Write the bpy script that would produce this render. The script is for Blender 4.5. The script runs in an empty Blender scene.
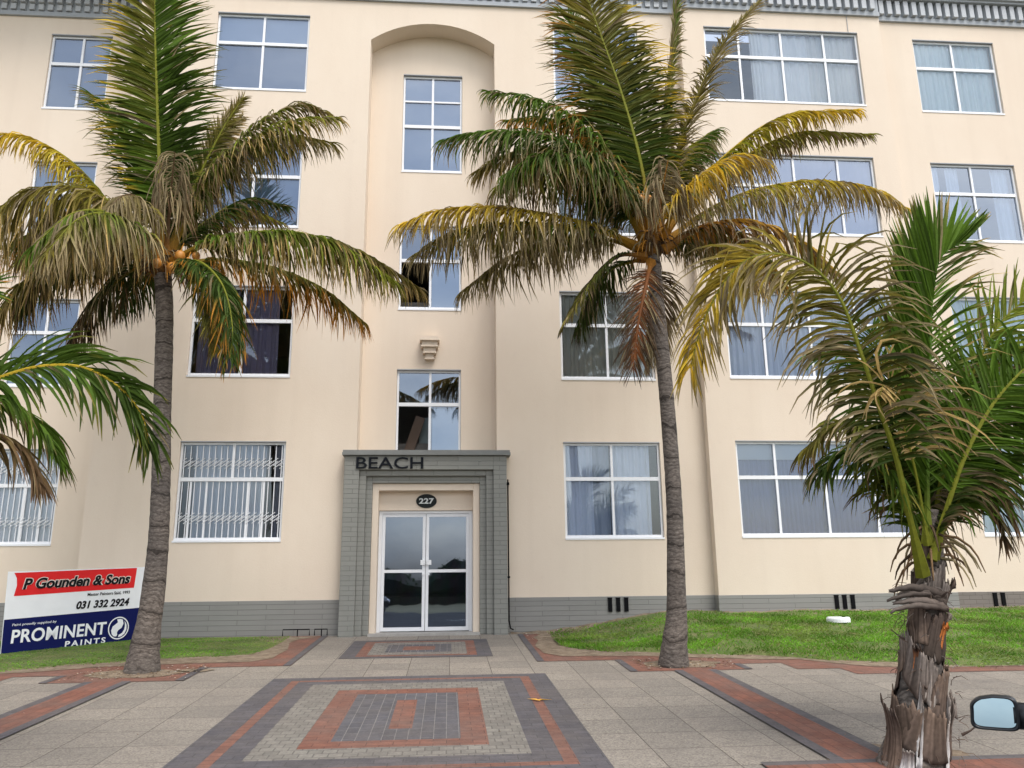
import bpy, math, random, json
from math import sin, cos, pi, radians
from mathutils import Vector, Matrix
random.seed(7)
SC = bpy.context.scene
COL = SC.collection

# ------------------------------------------------------------------ helpers
class MB:
    def __init__(s): s.v=[]; s.f=[]; s.c=[]; s.mi=[]; s.cur=0; s.usecol=False
    def vert(s,p,c=None):
        s.v.append(tuple(p)); s.c.append(c if c else (1,1,1))
        if c: s.usecol=True
        return len(s.v)-1
    def face(s,*i): s.f.append(tuple(i)); s.mi.append(s.cur)
    def quad(s,a,b,c,d,col=None):
        i=[s.vert(p,col) for p in (a,b,c,d)]; s.face(*i)
    def poly(s,pts,z=None):
        i=[s.vert(p if z is None else (p[0],p[1],z)) for p in pts]; s.face(*i)
    def box(s,x0,x1,y0,y1,z0,z1,M=None):
        P=[(x0,y0,z0),(x1,y0,z0),(x1,y1,z0),(x0,y1,z0),(x0,y0,z1),(x1,y0,z1),(x1,y1,z1),(x0,y1,z1)]
        if M is not None: P=[M@Vector(p) for p in P]
        i=[s.vert(p) for p in P]
        for q in ((3,2,1,0),(4,5,6,7),(0,1,5,4),(1,2,6,5),(2,3,7,6),(3,0,4,7)): s.face(*[i[k] for k in q])
    def tube(s,pts,rad,n=8,col=None,cap=True,flat=1.0):
        pts=[Vector(p) for p in pts]; rings=[]
        up=None
        for k,p in enumerate(pts):
            T=(pts[min(k+1,len(pts)-1)]-pts[max(k-1,0)]).normalized()
            if up is None:
                up=Vector((0,1,0)) if abs(T.y)<.9 else Vector((1,0,0))
            a=T.cross(up).normalized(); b=a.cross(T).normalized(); up=b
            r=rad[k] if hasattr(rad,'__len__') else rad
            c=col[k] if isinstance(col,list) else col
            rings.append([s.vert(p+a*r*cos(2*pi*j/n)+b*r*flat*sin(2*pi*j/n),c) for j in range(n)])
        for k in range(len(rings)-1):
            A,B=rings[k],rings[k+1]
            for j in range(n): s.face(A[j],A[(j+1)%n],B[(j+1)%n],B[j])
        if cap: s.face(*rings[0][::-1]); s.face(*rings[-1])
    def build(s,name,mats,parent=None,smooth=False,origin=None):
        me=bpy.data.meshes.new(name)
        off=Vector((0,0,0))
        if parent is not None:
            q=parent; off=Vector((0,0,0))
            off=ROOTLOC.get(q.name,Vector((0,0,0)))
        elif origin is not None: off=Vector(origin)
        me.from_pydata([tuple(Vector(p)-off) for p in s.v],[],s.f)
        if not isinstance(mats,(list,tuple)): mats=[mats]
        for m in mats: me.materials.append(m)
        if len(mats)>1:
            for p,k in zip(me.polygons,s.mi): p.material_index=k
        if smooth:
            for p in me.polygons: p.use_smooth=True
        if s.usecol:
            a=me.color_attributes.new('col','FLOAT_COLOR','POINT')
            fl=[]
            for c in s.c: fl+= [c[0],c[1],c[2],1]
            a.data.foreach_set('color',fl)
        me.update()
        o=bpy.data.objects.new(name,me); COL.objects.link(o)
        if parent is not None:
            o.parent=parent; ROOTLOC[o.name]=off
        elif origin is not None: o.location=off; ROOTLOC[o.name]=off
        return o
ROOTLOC={}
def tag(o,label=None,cat=None,group=None,kind=None):
    if label: o['label']=label
    if cat: o['category']=cat
    if group: o['group']=group
    if kind: o['kind']=kind
    return o
def root(name,loc,label,cat,group=None):
    o=bpy.data.objects.new(name,None); COL.objects.link(o); o.location=loc
    ROOTLOC[o.name]=Vector(loc); o.empty_display_size=.3
    return tag(o,label,cat,group)
def struct(o): o['kind']='structure'; return o

# ------------------------------------------------------------------ materials
class NT:
    def __init__(s,name):
        s.m=bpy.data.materials.new(name); s.m.use_nodes=True; s.t=s.m.node_tree; s.n=s.t.nodes
        s.b=s.n['Principled BSDF']; s.out=s.n['Material Output']
    def add(s,typ,**kw):
        q=s.n.new(typ)
        for k,v in kw.items():
            if k in q.inputs.keys(): q.inputs[k].default_value=v
            else: setattr(q,k,v)
        return q
    def l(s,a,b): s.t.links.new(a,b)
    def pos(s): return s.add('ShaderNodeNewGeometry').outputs['Position']
    def mapping(s,vec,scale=(1,1,1),loc=(0,0,0),rot=(0,0,0)):
        m=s.add('ShaderNodeMapping'); m.inputs['Scale'].default_value=scale; m.inputs['Location'].default_value=loc; m.inputs['Rotation'].default_value=rot
        s.l(vec,m.inputs['Vector']); return m.outputs['Vector']
    def noise(s,vec,scale,detail=4,rough=.55):
        q=s.add('ShaderNodeTexNoise'); q.inputs['Scale'].default_value=scale; q.inputs['Detail'].default_value=detail; q.inputs['Roughness'].default_value=rough
        s.l(vec,q.inputs['Vector']); return q.outputs['Fac']
    def ramp(s,fac,stops,interp='LINEAR'):
        q=s.add('ShaderNodeValToRGB'); q.color_ramp.interpolation=interp
        e=q.color_ramp.elements
        while len(e)<len(stops): e.new(.5)
        for k,(p,c) in enumerate(stops): e[k].position=p; e[k].color=(c[0],c[1],c[2],1)
        s.l(fac,q.inputs['Fac']); return q.outputs['Color']
    def mix(s,fac,a,b,mode='MIX'):
        q=s.add('ShaderNodeMix'); q.data_type='RGBA'; q.blend_type=mode
        for sock,v in ((q.inputs[0],fac),(q.inputs[6],a),(q.inputs[7],b)):
            if hasattr(v,'links'): s.l(v,sock)
            elif isinstance(v,(int,float)): sock.default_value=v
            else: sock.default_value=(v[0],v[1],v[2],1)
        return q.outputs[2]
    def bump(s,h,strength=.3,dist=.01):
        q=s.add('ShaderNodeBump'); q.inputs['Strength'].default_value=strength; q.inputs['Distance'].default_value=dist
        s.l(h,q.inputs['Height']); s.l(q.outputs['Normal'],s.b.inputs['Normal']); return q
    def col(s,c):
        if hasattr(c,'links'): s.l(c,s.b.inputs['Base Color'])
        else: s.b.inputs['Base Color'].default_value=(c[0],c[1],c[2],1)
    def rough(s,r): s.b.inputs['Roughness'].default_value=r
def simple(name,c,rough=.6,metal=0,var=.08,scale=6,bump=0):
    t=NT(name); v=t.pos()
    if var:
        n=t.noise(v,scale)
        t.col(t.ramp(n,[(.3,[k*(1-var) for k in c]),(.7,[min(1,k*(1+var)) for k in c])]))
    else: t.col(c)
    t.rough(rough); t.b.inputs['Metallic'].default_value=metal
    if bump: t.bump(t.noise(v,60),bump,.003)
    return t.m

def mat_stucco():
    t=NT('cream_render'); v=t.pos()
    big=t.noise(t.mapping(v,(.5,.5,.3)),1.2,6,.65)
    c=t.ramp(big,[(.3,(.70,.585,.468)),(.7,(.745,.64,.522))])
    st=t.noise(t.mapping(v,(3.5,3.5,.12)),1.0,4)          # faint rain streaks
    c=t.mix(t.ramp(st,[(.50,(0,0,0)),(.78,(.12,.12,.12))]),c,(.5,.41,.32))
    sp=t.noise(t.mapping(v,(1,1,1)),5,7,.7); c=t.mix(t.ramp(sp,[(.60,(0,0,0)),(.74,(.16,.16,.16))]),c,(.55,.47,.38))
    t.col(c); t.rough(.9)
    h=t.noise(v,45,6,.7); h2=t.noise(v,2.2,3)
    m=t.add('ShaderNodeMath',operation='ADD'); t.l(h,m.inputs[0]); t.l(h2,m.inputs[1])
    t.bump(m.outputs[0],.22,.012)
    return t.m
def mat_brickpaint(name,base,w=.23,h=.075,dirt=(.2,.16,.12)):
    t=NT(name); v=t.pos()
    sep=t.add('ShaderNodeSeparateXYZ'); t.l(v,sep.inputs[0])
    a=t.add('ShaderNodeMath',operation='ADD'); t.l(sep.outputs[0],a.inputs[0]); t.l(sep.outputs[1],a.inputs[1])
    cb=t.add('ShaderNodeCombineXYZ'); t.l(a.outputs[0],cb.inputs[0]); t.l(sep.outputs[2],cb.inputs[1])
    br=t.add('ShaderNodeTexBrick'); t.l(cb.outputs[0],br.inputs['Vector'])
    br.inputs['Scale'].default_value=1; br.inputs['Brick Width'].default_value=w; br.inputs['Row Height'].default_value=h
    br.inputs['Mortar Size'].default_value=.006; br.inputs['Mortar Smooth'].default_value=.5
    br.inputs['Color1'].default_value=(*base,1); br.inputs['Color2'].default_value=(*[k*.93 for k in base],1)
    br.inputs['Mortar'].default_value=(*[k*.68 for k in base],1)
    n=t.noise(v,2.5,5)
    c=t.mix(t.ramp(n,[(.5,(0,0,0)),(.75,(.35,.35,.35))]),br.outputs['Color'],[k*.8 for k in base])
    t.col(c); t.rough(.75)
    inv=t.add('ShaderNodeMath',operation='SUBTRACT'); inv.inputs[0].default_value=1; t.l(br.outputs['Fac'],inv.inputs[1])
    t.bump(inv.outputs[0],.6,.008)
    return t.m
def mat_pavers(name,base,w=.2,h=.1,rot=0,mortar=.004,mc=None,speck=0):
    t=NT(name); v=t.mapping(t.pos(),rot=(0,0,rot))
    br=t.add('ShaderNodeTexBrick'); t.l(v,br.inputs['Vector'])
    br.inputs['Scale'].default_value=1; br.inputs['Brick Width'].default_value=w; br.inputs['Row Height'].default_value=h
    br.inputs['Mortar Size'].default_value=mortar; br.inputs['Mortar Smooth'].default_value=.3
    br.inputs['Color1'].default_value=(*[k*1.12 for k in base],1); br.inputs['Color2'].default_value=(*[k*.85 for k in base],1)
    br.inputs['Mortar'].default_value=(*(mc or [k*.5 for k in base]),1)
    n=t.noise(v,1.7,6,.65); c=t.mix(t.ramp(n,[(.38,(.0,.0,.0)),(.72,(.5,.5,.5))]),br.outputs['Color'],(.13,.11,.095))
    nb=t.noise(v,9,5,.7); c=t.mix(.8,c,t.ramp(nb,[(.3,(.72,.72,.72)),(.7,(1.22,1.2,1.18))]),'MULTIPLY')
    n2=t.noise(v,60,3); c=t.mix(.5,c,t.ramp(n2,[(.3,(.7,.7,.7)),(.7,(1.25,1.25,1.25))]),'MULTIPLY') if speck else c
    t.col(c); t.rough(.8)
    inv=t.add('ShaderNodeMath',operation='SUBTRACT'); inv.inputs[0].default_value=1; t.l(br.outputs['Fac'],inv.inputs[1])
    t.bump(inv.outputs[0],.5,.006)
    return t.m
def mat_slabs():
    t=NT('exposed_aggregate_slabs'); v=t.mapping(t.pos(),loc=(1.92,-9.61+.4875*30,0))
    br=t.add('ShaderNodeTexBrick',offset=0.0); t.l(v,br.inputs['Vector'])
    br.inputs['Scale'].default_value=1; br.inputs['Brick Width'].default_value=.4875; br.inputs['Row Height'].default_value=.4875
    br.inputs['Mortar Size'].default_value=.005; br.inputs['Mortar Smooth'].default_value=.4
    br.inputs['Color1'].default_value=(.262,.236,.203,1); br.inputs['Color2'].default_value=(.208,.190,.166,1); br.inputs['Mortar'].default_value=(.075,.062,.05,1)
    vo=t.add('ShaderNodeTexVoronoi'); vo.inputs['Scale'].default_value=85; t.l(v,vo.inputs['Vector'])
    sp=t.ramp(vo.outputs['Color'],[(.1,(.55,.5,.44)),(.45,(.95,.92,.88)),(.85,(1.35,1.3,1.2))])
    c=t.mix(.75,br.outputs['Color'],sp,'MULTIPLY')
    n=t.noise(v,.9,6,.6); c=t.mix(t.ramp(n,[(.42,(0,0,0)),(.72,(.5,.5,.5))]),c,(.15,.13,.112))
    n3=t.noise(v,6,6,.75); c=t.mix(t.ramp(n3,[(.54,(0,0,0)),(.75,(.65,.65,.65))]),c,(.12,.105,.092))
    t.col(c); t.rough(.85)
    inv=t.add('ShaderNodeMath',operation='SUBTRACT'); inv.inputs[0].default_value=1; t.l(br.outputs['Fac'],inv.inputs[1])
    m=t.add('ShaderNodeMath',operation='MULTIPLY_ADD'); t.l(vo.outputs['Distance'],m.inputs[0]); m.inputs[1].default_value=.4; t.l(inv.outputs[0],m.inputs[2])
    t.bump(m.outputs[0],.5,.006)
    return t.m
def mat_attr(name,rough=.55,transl=.3,spec=.35):
    t=NT(name); a=t.add('ShaderNodeAttribute',attribute_name='col')
    n=t.noise(t.pos(),40,3); c=t.mix(.6,a.outputs['Color'],t.ramp(n,[(.3,(.75,.75,.75)),(.7,(1.2,1.2,1.2))]),'MULTIPLY')
    t.col(c); t.rough(rough); t.b.inputs['Specular IOR Level'].default_value=spec
    if transl:
        tr=t.add('ShaderNodeBsdfTranslucent'); t.l(c,tr.inputs['Color'])
        mx=t.add('ShaderNodeMixShader'); mx.inputs[0].default_value=transl
        t.l(t.b.outputs[0],mx.inputs[1]); t.l(tr.outputs[0],mx.inputs[2]); t.l(mx.outputs[0],t.out.inputs['Surface'])
    return t.m
def mat_glass(name,refl=.3,tint=(.8,.87,.95),gl=(.85,.92,1),wav=.0):
    t=NT(name); t.n.remove(t.b)
    g=t.add('ShaderNodeBsdfGlossy'); g.inputs['Roughness'].default_value=.015; g.inputs['Color'].default_value=(*gl,1)
    tr=t.add('ShaderNodeBsdfTransparent'); tr.inputs['Color'].default_value=(*tint,1)
    if wav:
        b=t.add('ShaderNodeBump'); b.inputs['Strength'].default_value=wav; b.inputs['Distance'].default_value=.02
        t.l(t.noise(t.pos(),1.3,2),b.inputs['Height']); t.l(b.outputs[0],g.inputs['Normal'])
    fr=t.add('ShaderNodeFresnel'); fr.inputs[0].default_value=1.5
    ad=t.add('ShaderNodeMath',operation='ADD',use_clamp=True); t.l(fr.outputs[0],ad.inputs[0]); ad.inputs[1].default_value=refl
    mx=t.add('ShaderNodeMixShader'); t.l(ad.outputs[0],mx.inputs[0]); t.l(tr.outputs[0],mx.inputs[1]); t.l(g.outputs[0],mx.inputs[2])
    t.l(mx.outputs[0],t.out.inputs['Surface']); return t.m
def mat_trunk():
    t=NT('palm_bark'); v=t.pos()
    d=t.noise(v,2.2,4)
    sep=t.add('ShaderNodeSeparateXYZ'); t.l(v,sep.inputs[0])
    w=t.add('ShaderNodeMath',operation='MULTIPLY_ADD'); t.l(d,w.inputs[0]); w.inputs[1].default_value=.5; t.l(sep.outputs[2],w.inputs[2])
    def wave(per):
        s=t.add('ShaderNodeMath',operation='MULTIPLY'); t.l(w.outputs[0],s.inputs[0]); s.inputs[1].default_value=2*pi/per
        sn=t.add('ShaderNodeMath',operation='SINE'); t.l(s.outputs[0],sn.inputs[0])
        h=t.add('ShaderNodeMath',operation='MULTIPLY_ADD'); t.l(sn.outputs[0],h.inputs[0]); h.inputs[1].default_value=.5; h.inputs[2].default_value=.5; return h.outputs[0]
    s1=wave(.062); s2=wave(.37)
    base=t.ramp(t.noise(t.mapping(v,(22,22,55)),1.0,7,.75),[(.28,(.04,.032,.027)),(.46,(.115,.096,.082)),(.6,(.18,.155,.135)),(.8,(.32,.28,.245))])
    c=t.mix(.8,base,t.ramp(s1,[(.0,(.5,.48,.46)),(.16,(.9,.9,.9)),(1,(1.08,1.08,1.08))]),'MULTIPLY')
    c=t.mix(.9,c,t.ramp(s2,[(.0,(.2,.18,.16)),(.012,(.3,.28,.26)),(.02,(1,1,1)),(1,(1,1,1))]),'MULTIPLY')
    patch=t.noise(t.mapping(v,(9,9,16)),1,5,.7); c=t.mix(t.ramp(patch,[(.62,(0,0,0)),(.68,(.85,.85,.85))]),c,(.025,.02,.017))
    big=t.noise(v,2.0,3); c=t.mix(1,c,t.ramp(big,[(.3,(.72,.72,.72)),(.7,(1.15,1.12,1.08))]),'MULTIPLY')
    t.col(c); t.rough(.95)
    m=t.add('ShaderNodeMath',operation='MULTIPLY_ADD'); t.l(t.noise(t.mapping(v,(20,20,50)),1,6,.75),m.inputs[0]); m.inputs[1].default_value=3; t.l(s1,m.inputs[2])
    t.bump(m.outputs[0],.35,.007); return t.m
def mat_soil():
    t=NT('soil'); v=t.pos()
    c=t.ramp(t.noise(v,7,8,.75),[(.3,(.10,.07,.045)),(.5,(.22,.165,.11)),(.75,(.36,.29,.21))])
    t.col(c); t.rough(1); t.bump(t.noise(v,40,6,.7),.8,.02); return t.m
def mat_turf():
    t=NT('turf_earth'); v=t.pos()
    c=t.ramp(t.noise(v,3,7,.7),[(.3,(.06,.11,.02)),(.55,(.12,.15,.04)),(.75,(.24,.19,.11))])
    t.col(c); t.rough(1); t.bump(t.noise(v,50,4),.7,.02); return t.m
def mat_curtain(name,c,tr=.35):
    t=NT(name); t.col(c); t.rough(.9)
    q=t.add('ShaderNodeBsdfTranslucent'); q.inputs['Color'].default_value=(*c,1)
    mx=t.add('ShaderNodeMixShader'); mx.inputs[0].default_value=tr
    t.l(t.b.outputs[0],mx.inputs[1]); t.l(q.outputs[0],mx.inputs[2]); t.l(mx.outputs[0],t.out.inputs['Surface']); return t.m

M=dict(
 wall=mat_stucco(), plinth=mat_brickpaint('grey_painted_brick',(.25,.245,.228),w=.9,h=.08), portico=mat_brickpaint('grey_painted_portico_brick',(.25,.25,.225),w=.7,h=.078),
 plinthb=mat_brickpaint('brown_painted_brick',(.19,.165,.145)),  # darker and browner than the other plinth brick
 cornice=simple('blue_grey_cornice_paint',(.36,.385,.41),.7,var=.06), dentil=simple('grey_dentil_paint',(.46,.48,.50),.7,var=.06),
 frame=simple('white_window_frame',(.80,.81,.83),.35,var=.02), frame_shade=simple('head_shadow_grey',(.32,.33,.35),.5,var=.02),
 glass=mat_glass('window_glass',.16,(.80,.86,.95),(.75,.85,1.0),wav=.15), glass_clear=mat_glass('clear_glass',.07,(.92,.95,.98),(.8,.9,1.0)), glass_blue=mat_glass('sky_tinted_window_glass',.20,(.70,.78,.88),(.70,.80,.95),wav=.1),  # blue of the reflected sky is put into the pane colours
 glass_door=mat_glass('door_glass',.22,(.40,.42,.44),(.64,.77,1.0),wav=.08),
 interior=simple('room_plaster',(.30,.28,.26),.9,var=.05), dark=simple('dark_gap',(.02,.02,.022),.7,var=0),
 slabs=mat_slabs(), red=mat_pavers('red_pavers',(.195,.078,.05),.2,.1,speck=1), redv=mat_pavers('red_paver_courses',(.20,.075,.047),.2,.1,rot=pi/2,speck=1),
 dkp=mat_pavers('charcoal_pavers',(.082,.076,.084),.2,.1,speck=1,mc=(.05,.05,.05)), dkv=mat_pavers('charcoal_paver_courses',(.082,.08,.09),.2,.1,rot=pi/2,speck=1,mc=(.2,.19,.18)),
 cobble=mat_pavers('grey_cobbles',(.20,.185,.158),.105,.105,mortar=.006,mc=(.12,.11,.095),speck=1),
 soil=mat_soil(), turf=mat_turf(), bark=mat_trunk(),
 frond=mat_attr('frond_leaflets',.6,.38,.15), fibre=mat_attr('husk_fibre',.95,.0,.1), grass=mat_attr('grass_blades',.6,.35,.3),
 letter=simple('dark_grey_letters',(.012,.014,.018),.95,var=0), plaque=simple('dark_plaque',(.02,.024,.024),.6,var=0), silver=simple('pale_numerals',(.62,.64,.63),.4,var=0),
 pipe=simple('dark_pipe',(.006,.006,.007),.95,var=0), metal=simple('brushed_metal',(.6,.6,.6),.3,metal=.8,var=0),
 sgw=simple('sign_white',(.86,.87,.89),.6,var=.02), sgr=simple('sign_red',(.74,.028,.03),.7,var=.03), sgb=simple('sign_blue',(.006,.010,.085),.7,var=.03),
 sgk=simple('sign_black',(.01,.01,.012),.5,var=0), sgo=simple('sign_pale_outline',(.75,.70,.62),.5,var=0), sgsteel=simple('sign_post_steel',(.35,.35,.36),.5,var=.1),
 asphalt=simple('asphalt',(.055,.055,.057),.9,var=.25,scale=30,bump=.6), kerb=simple('kerb_concrete',(.35,.335,.31),.9,var=.12,scale=12,bump=.4),
 ground=simple('sandy_ground',(.22,.21,.13),1,var=.25,scale=.4), line=simple('road_paint',(.75,.75,.72),.7,var=.1),
 tyre=simple('tyre_rubber',(.02,.02,.02),.8,var=0), paint=simple('dark_car_paint',(.022,.026,.03),.25,metal=.3,var=0), blackp=simple('black_plastic',(.015,.016,.018),.38,var=0),
 hedge=mat_attr('hedge_leaves',.6,.25,.3), coconut=simple('coconut_husk',(.52,.22,.035),.5,var=.25,scale=14),
 lid=simple('white_plastic',(.8,.81,.82),.5,var=.03), lampred=simple('red_lens',(.35,.01,.01),.2,var=0), lampw=simple('clear_lens',(.7,.72,.75),.12,var=0),
)
for q in ('letter','pipe','plaque','sgb','sgr','sgk'): M[q].node_tree.nodes['Principled BSDF'].inputs['Specular IOR Level'].default_value=.12
mt=NT('mirror_glass'); mt.col((.40,.53,.64)); mt.b.inputs['Metallic'].default_value=1; mt.rough(.02); M['mirror']=mt.m

# ------------------------------------------------------------------ constants of the place
YW=13.74; YE=13.54; YF=13.67; YA=14.62; YR=14.16; ZC=12.63
def gz(x,y): # pavement height
    return 0.0 if y<4.85 else min(.045*y,.045*14.6)
def mound(x,y):
    z=.045*y+.012
    if x<0: return .045*y+.010
    if x>0:
        a=min(1,max(0,(x-1.3)/2.6)); a=a*a*(3-2*a)
        b=min(1,max(0,(y-lawn_edge_r(x))/(13.5-lawn_edge_r(x)))) if x>1.2 else 1
        b=b**.75
        z+= .30*a*b
    return z+.012*sin(x*3.1+y*1.3)*sin(y*2.7)
def interp(x,P):
    if x<=P[0][0]: return P[0][1]
    for (a,b),(c,d) in zip(P,P[1:]):
        if x<=c: return b+(d-b)*(x-a)/(c-a)
    return P[-1][1]
def lawn_edge_r(x): return interp(x,[(1.5,12.6),(1.62,11.75),(2.08,11.3),(3.32,10.87),(4.03,10.6),(4.75,10.15),(5.23,9.84),(6.24,9.42),(14,9.4)])
def lawn_edge_l(x): return interp(x,[(-14,10.1),(-5.3,10.45),(-4.74,10.75),(-4.16,11.1),(-3.23,11.35),(-2.64,11.6),(-2.5,12.4)])

# ground
mb=MB(); xs=[-300,300]
prof=[(-300,-.3),(-60,-.02),(4.84,-.02),(4.86,.15),(14.6,.62),(40,.62),(300,.62)]
for (y0,z0),(y1,z1) in zip(prof,prof[1:]): mb.quad((-300,y0,z0),(300,y0,z0),(300,y1,z1),(-300,y1,z1))
struct(mb.build('ground',M['ground']))
mb=MB(); mb.quad((-80,-9,.05),(80,-9,.05),(80,4.84,.05),(-80,4.84,.05)); struct(mb.build('road',M['asphalt']))
mb=MB()
for k in range(-10,11): mb.quad((k*6,-2.2,.054),(k*6+2.5,-2.2,.054),(k*6+2.5,-2.08,.054),(k*6,-2.08,.054))
struct(mb.build('road_marking',M['line']))
mb=MB()
for k in range(-20,20): mb.box(k*1.0+.005,k*1.0+.995,4.70,4.85,.03,.232)
struct(mb.build('kerb',M['kerb']))
def sheet(name,pts,mat,lvl,build=True,mb=None):
    mb=mb or MB(); mb.poly([(x,y,.045*y+.004*lvl) for x,y in pts])
    return struct(mb.build(name,mat)) if build else mb
def rect(mb,x0,x1,y0,y1,lvl): mb.poly([(x,y,.045*y+.004*lvl) for x,y in ((x0,y0),(x1,y0),(x1,y1),(x0,y1))])
def ring(mb,o,i,lvl):
    (a,b,c,d),(e,f,g,h)=o,i
    rect(mb,a,e,c,d,lvl); rect(mb,f,b,c,d,lvl); rect(mb,e,f,c,g,lvl); rect(mb,e,f,h,d,lvl)
mb=MB(); rect(mb,-40,40,4.85,14.2,1); struct(mb.build('pavement',M['slabs']))
# soil and red borders beside the entrance path
def zone(side):
    pass
mb=MB()
mb.poly([(x,y,.045*y+.008) for x,y in [(1.13,13.49),(1.13,10.52),(2.11,10.52),(2.11,9.61),(3.13,9.61),(3.56,9.61),(3.56,10.03),(4.07,10.03),(4.07,9.55),(4.58,9.55),(4.58,9.14),(14,9.14),(14,13.49)]])
mb.poly([(x,y,.045*y+.008) for x,y in [(-1.92,13.74),(-14,13.74),(-14,9.75),(-4.95,9.75),(-4.95,10.1),(-4.44,10.1),(-4.44,9.61),(-2.90,9.61),(-2.90,10.55),(-1.92,10.55)][::1]][::-1])
struct(mb.build('red_brick_border',M['red']))
# dark edging course of the borders
mb=MB()
def strip(mb,P,w,lvl):
    for (x0,y0),(x1,y1) in zip(P,P[1:]):
        if abs(x0-x1)<1e-6: rect(mb,min(x0,x0+w),max(x0,x0+w),min(y0,y1),max(y0,y1),lvl)
        else: rect(mb,min(x0,x1),max(x0,x1),min(y0,y0+w),max(y0,y0+w),lvl)
for x0,x1,y0,y1 in [(1.13,1.22,10.52,13.49),(2.11,2.20,9.61,10.52),(3.47,3.56,9.61,10.03),(-2.01,-1.92,10.55,13.74),(-2.99,-2.90,9.61,10.55),(-4.44,-4.35,9.61,10.1)]:
    rect(mb,x0,x1,y0,y1,3)
struct(mb.build('dark_edging',M['dkp']))
def wob(i,a): return a*(sin(i*1.7)+sin(i*.77+1))
mb=MB()
R=[(1.52,13.47)]+[(1.30+wob(k,.04),13.0-k*.35) for k in range(6)]+[(1.5,10.92),(2.0,10.86),(2.6,10.80),(3.3,10.55),(3.9,10.33),(4.4,10.26),(4.7,9.9),(5.0,9.62),(5.6,9.44),(14,9.44),(14,13.47)]
mb.poly([(x,y,.045*y+.012) for x,y in R])
L=[(-2.06,13.6)]+[(-2.28-wob(k,.04),13.2-k*.4) for k in range(6)]+[(-2.5,10.93),(-3.2,10.9),(-4.2,10.75),(-4.9,10.4),(-6,10.15),(-14,10.1),(-14,13.72),(-4,13.72)]
mb.poly([(x,y,.045*y+.012) for x,y in L][::-1])
def blob(cx,cy,rx,ry,lvl,n=22):
    mb.poly([(cx+rx*(1+wob(k,.08))*cos(2*pi*k/n),cy+ry*(1+wob(k*1.3,.08))*sin(2*pi*k/n),.045*(cy+ry*(1+wob(k*1.3,.08))*sin(2*pi*k/n))+.004*lvl) for k in range(n)])
blob(2.84,10.08,.46,.30,3); blob(-3.62,10.15,.55,.32,3); blob(-3.0,10.3,.22,.13,3)
blob(3.1,5.75,.5,.42,3); blob(-3.6,5.6,.5,.42,3)
struct(mb.build('bare_soil',M['soil']))
# strips of pavers running from the palms towards the kerb
mb=MB(); mb2=MB()
for x0,x1 in ((2.62,3.12),(-3.95,-3.45)):
    rect(mb,x0,x0+.1,5.73,9.6,4); rect(mb,x1-.1,x1,5.73,9.6,4); rect(mb2,x0+.1,x1-.1,5.73,9.6,4)
for x0,x1 in ((2.12,14),(-14,-2.95)):
    rect(mb,x0,x1,5.64,5.73,4); rect(mb,x0,x1,5.0,5.1,4); rect(mb2,x0,x1,5.1,5.64,4)
# big inlaid panel
b=[(-1.92,1.12,5.62,9.61),(-1.69,.91,5.84,9.43),(-1.60,.81,5.93,9.35),(-1.42,.61,6.15,9.17),(-1.10,.32,6.44,8.80),(-.88,.11,6.65,8.56),(-.47,-.28,7.03,8.22)]
ring(mb,b[0],b[1],2); ring(mb,b[2],b[3],2); 
mv=MB(); ring(mv,b[5],b[6],2); 
m3=MB(); ring(m3,b[1],b[2],2); ring(m3,b[4],b[5],2); rect(m3,*b[6],2)
cb=MB(); ring(cb,b[3],b[4],2)
# threshold panel at the door
s=[(-1.41,.605,11.07,12.95),(-1.21,.40,11.22,12.80),(-1.07,.27,11.34,12.66),(-.85,.06,11.58,12.42),(-.62,-.17,11.8,12.2)]
ring(mb,s[0],s[1],2); ring(m3,s[1],s[2],2); ring(cb,s[2],s[3],2); ring(mv,s[3],s[4],2); rect(m3,*s[4],2)
struct(mb.build('charcoal_paver_band',M['dkp'])); struct(mb2.build('red_paver_strip',M['redv'])); struct(m3.build('red_paver_inlay',M['red']))
struct(mv.build('charcoal_paver_inlay',M['dkv'])); struct(cb.build('grey_cobble_inlay',M['cobble']))

# lawns: turf sheets with grass on them
def lawn(name,x0,x1,edge,yb,seed):
    rnd=random.Random(seed); mb=MB(); nx=int((x1-x0)/.15); ny=18; g={}
    for i in range(nx+1):
        x=x0+(x1-x0)*i/nx; e=edge(x)+.06*sin(x*5)+.04*sin(x*13)
        for j in range(ny+1):
            y=e+(yb(x)-e)*j/ny; g[i,j]=mb.vert((x,y,mound(x,y)+(.004 if j else -.02)))
    for i in range(nx):
        for j in range(ny): mb.face(g[i,j],g[i+1,j],g[i+1,j+1],g[i,j+1])
    return struct(mb.build(name,M['turf'],smooth=True))
yback_r=lambda x: YW-.005 if x<4.53 else (YE-.005 if x<8.7 else YF-.005)
yback_l=lambda x: YW-.005
lawn('lawn',1.6,13.5,lawn_edge_r,lambda x:yback_r(x)-.12 if x>2.6 else (12.55 if x<1.56 else 12.6+.95*min(1,(x-1.56)/1.0)),1)
lawn('lawn',-13.5,-2.5,lawn_edge_l,lambda x:13.62 if x<-3.2 else 13.62-.9*(x+3.2)/.7,2)
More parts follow.
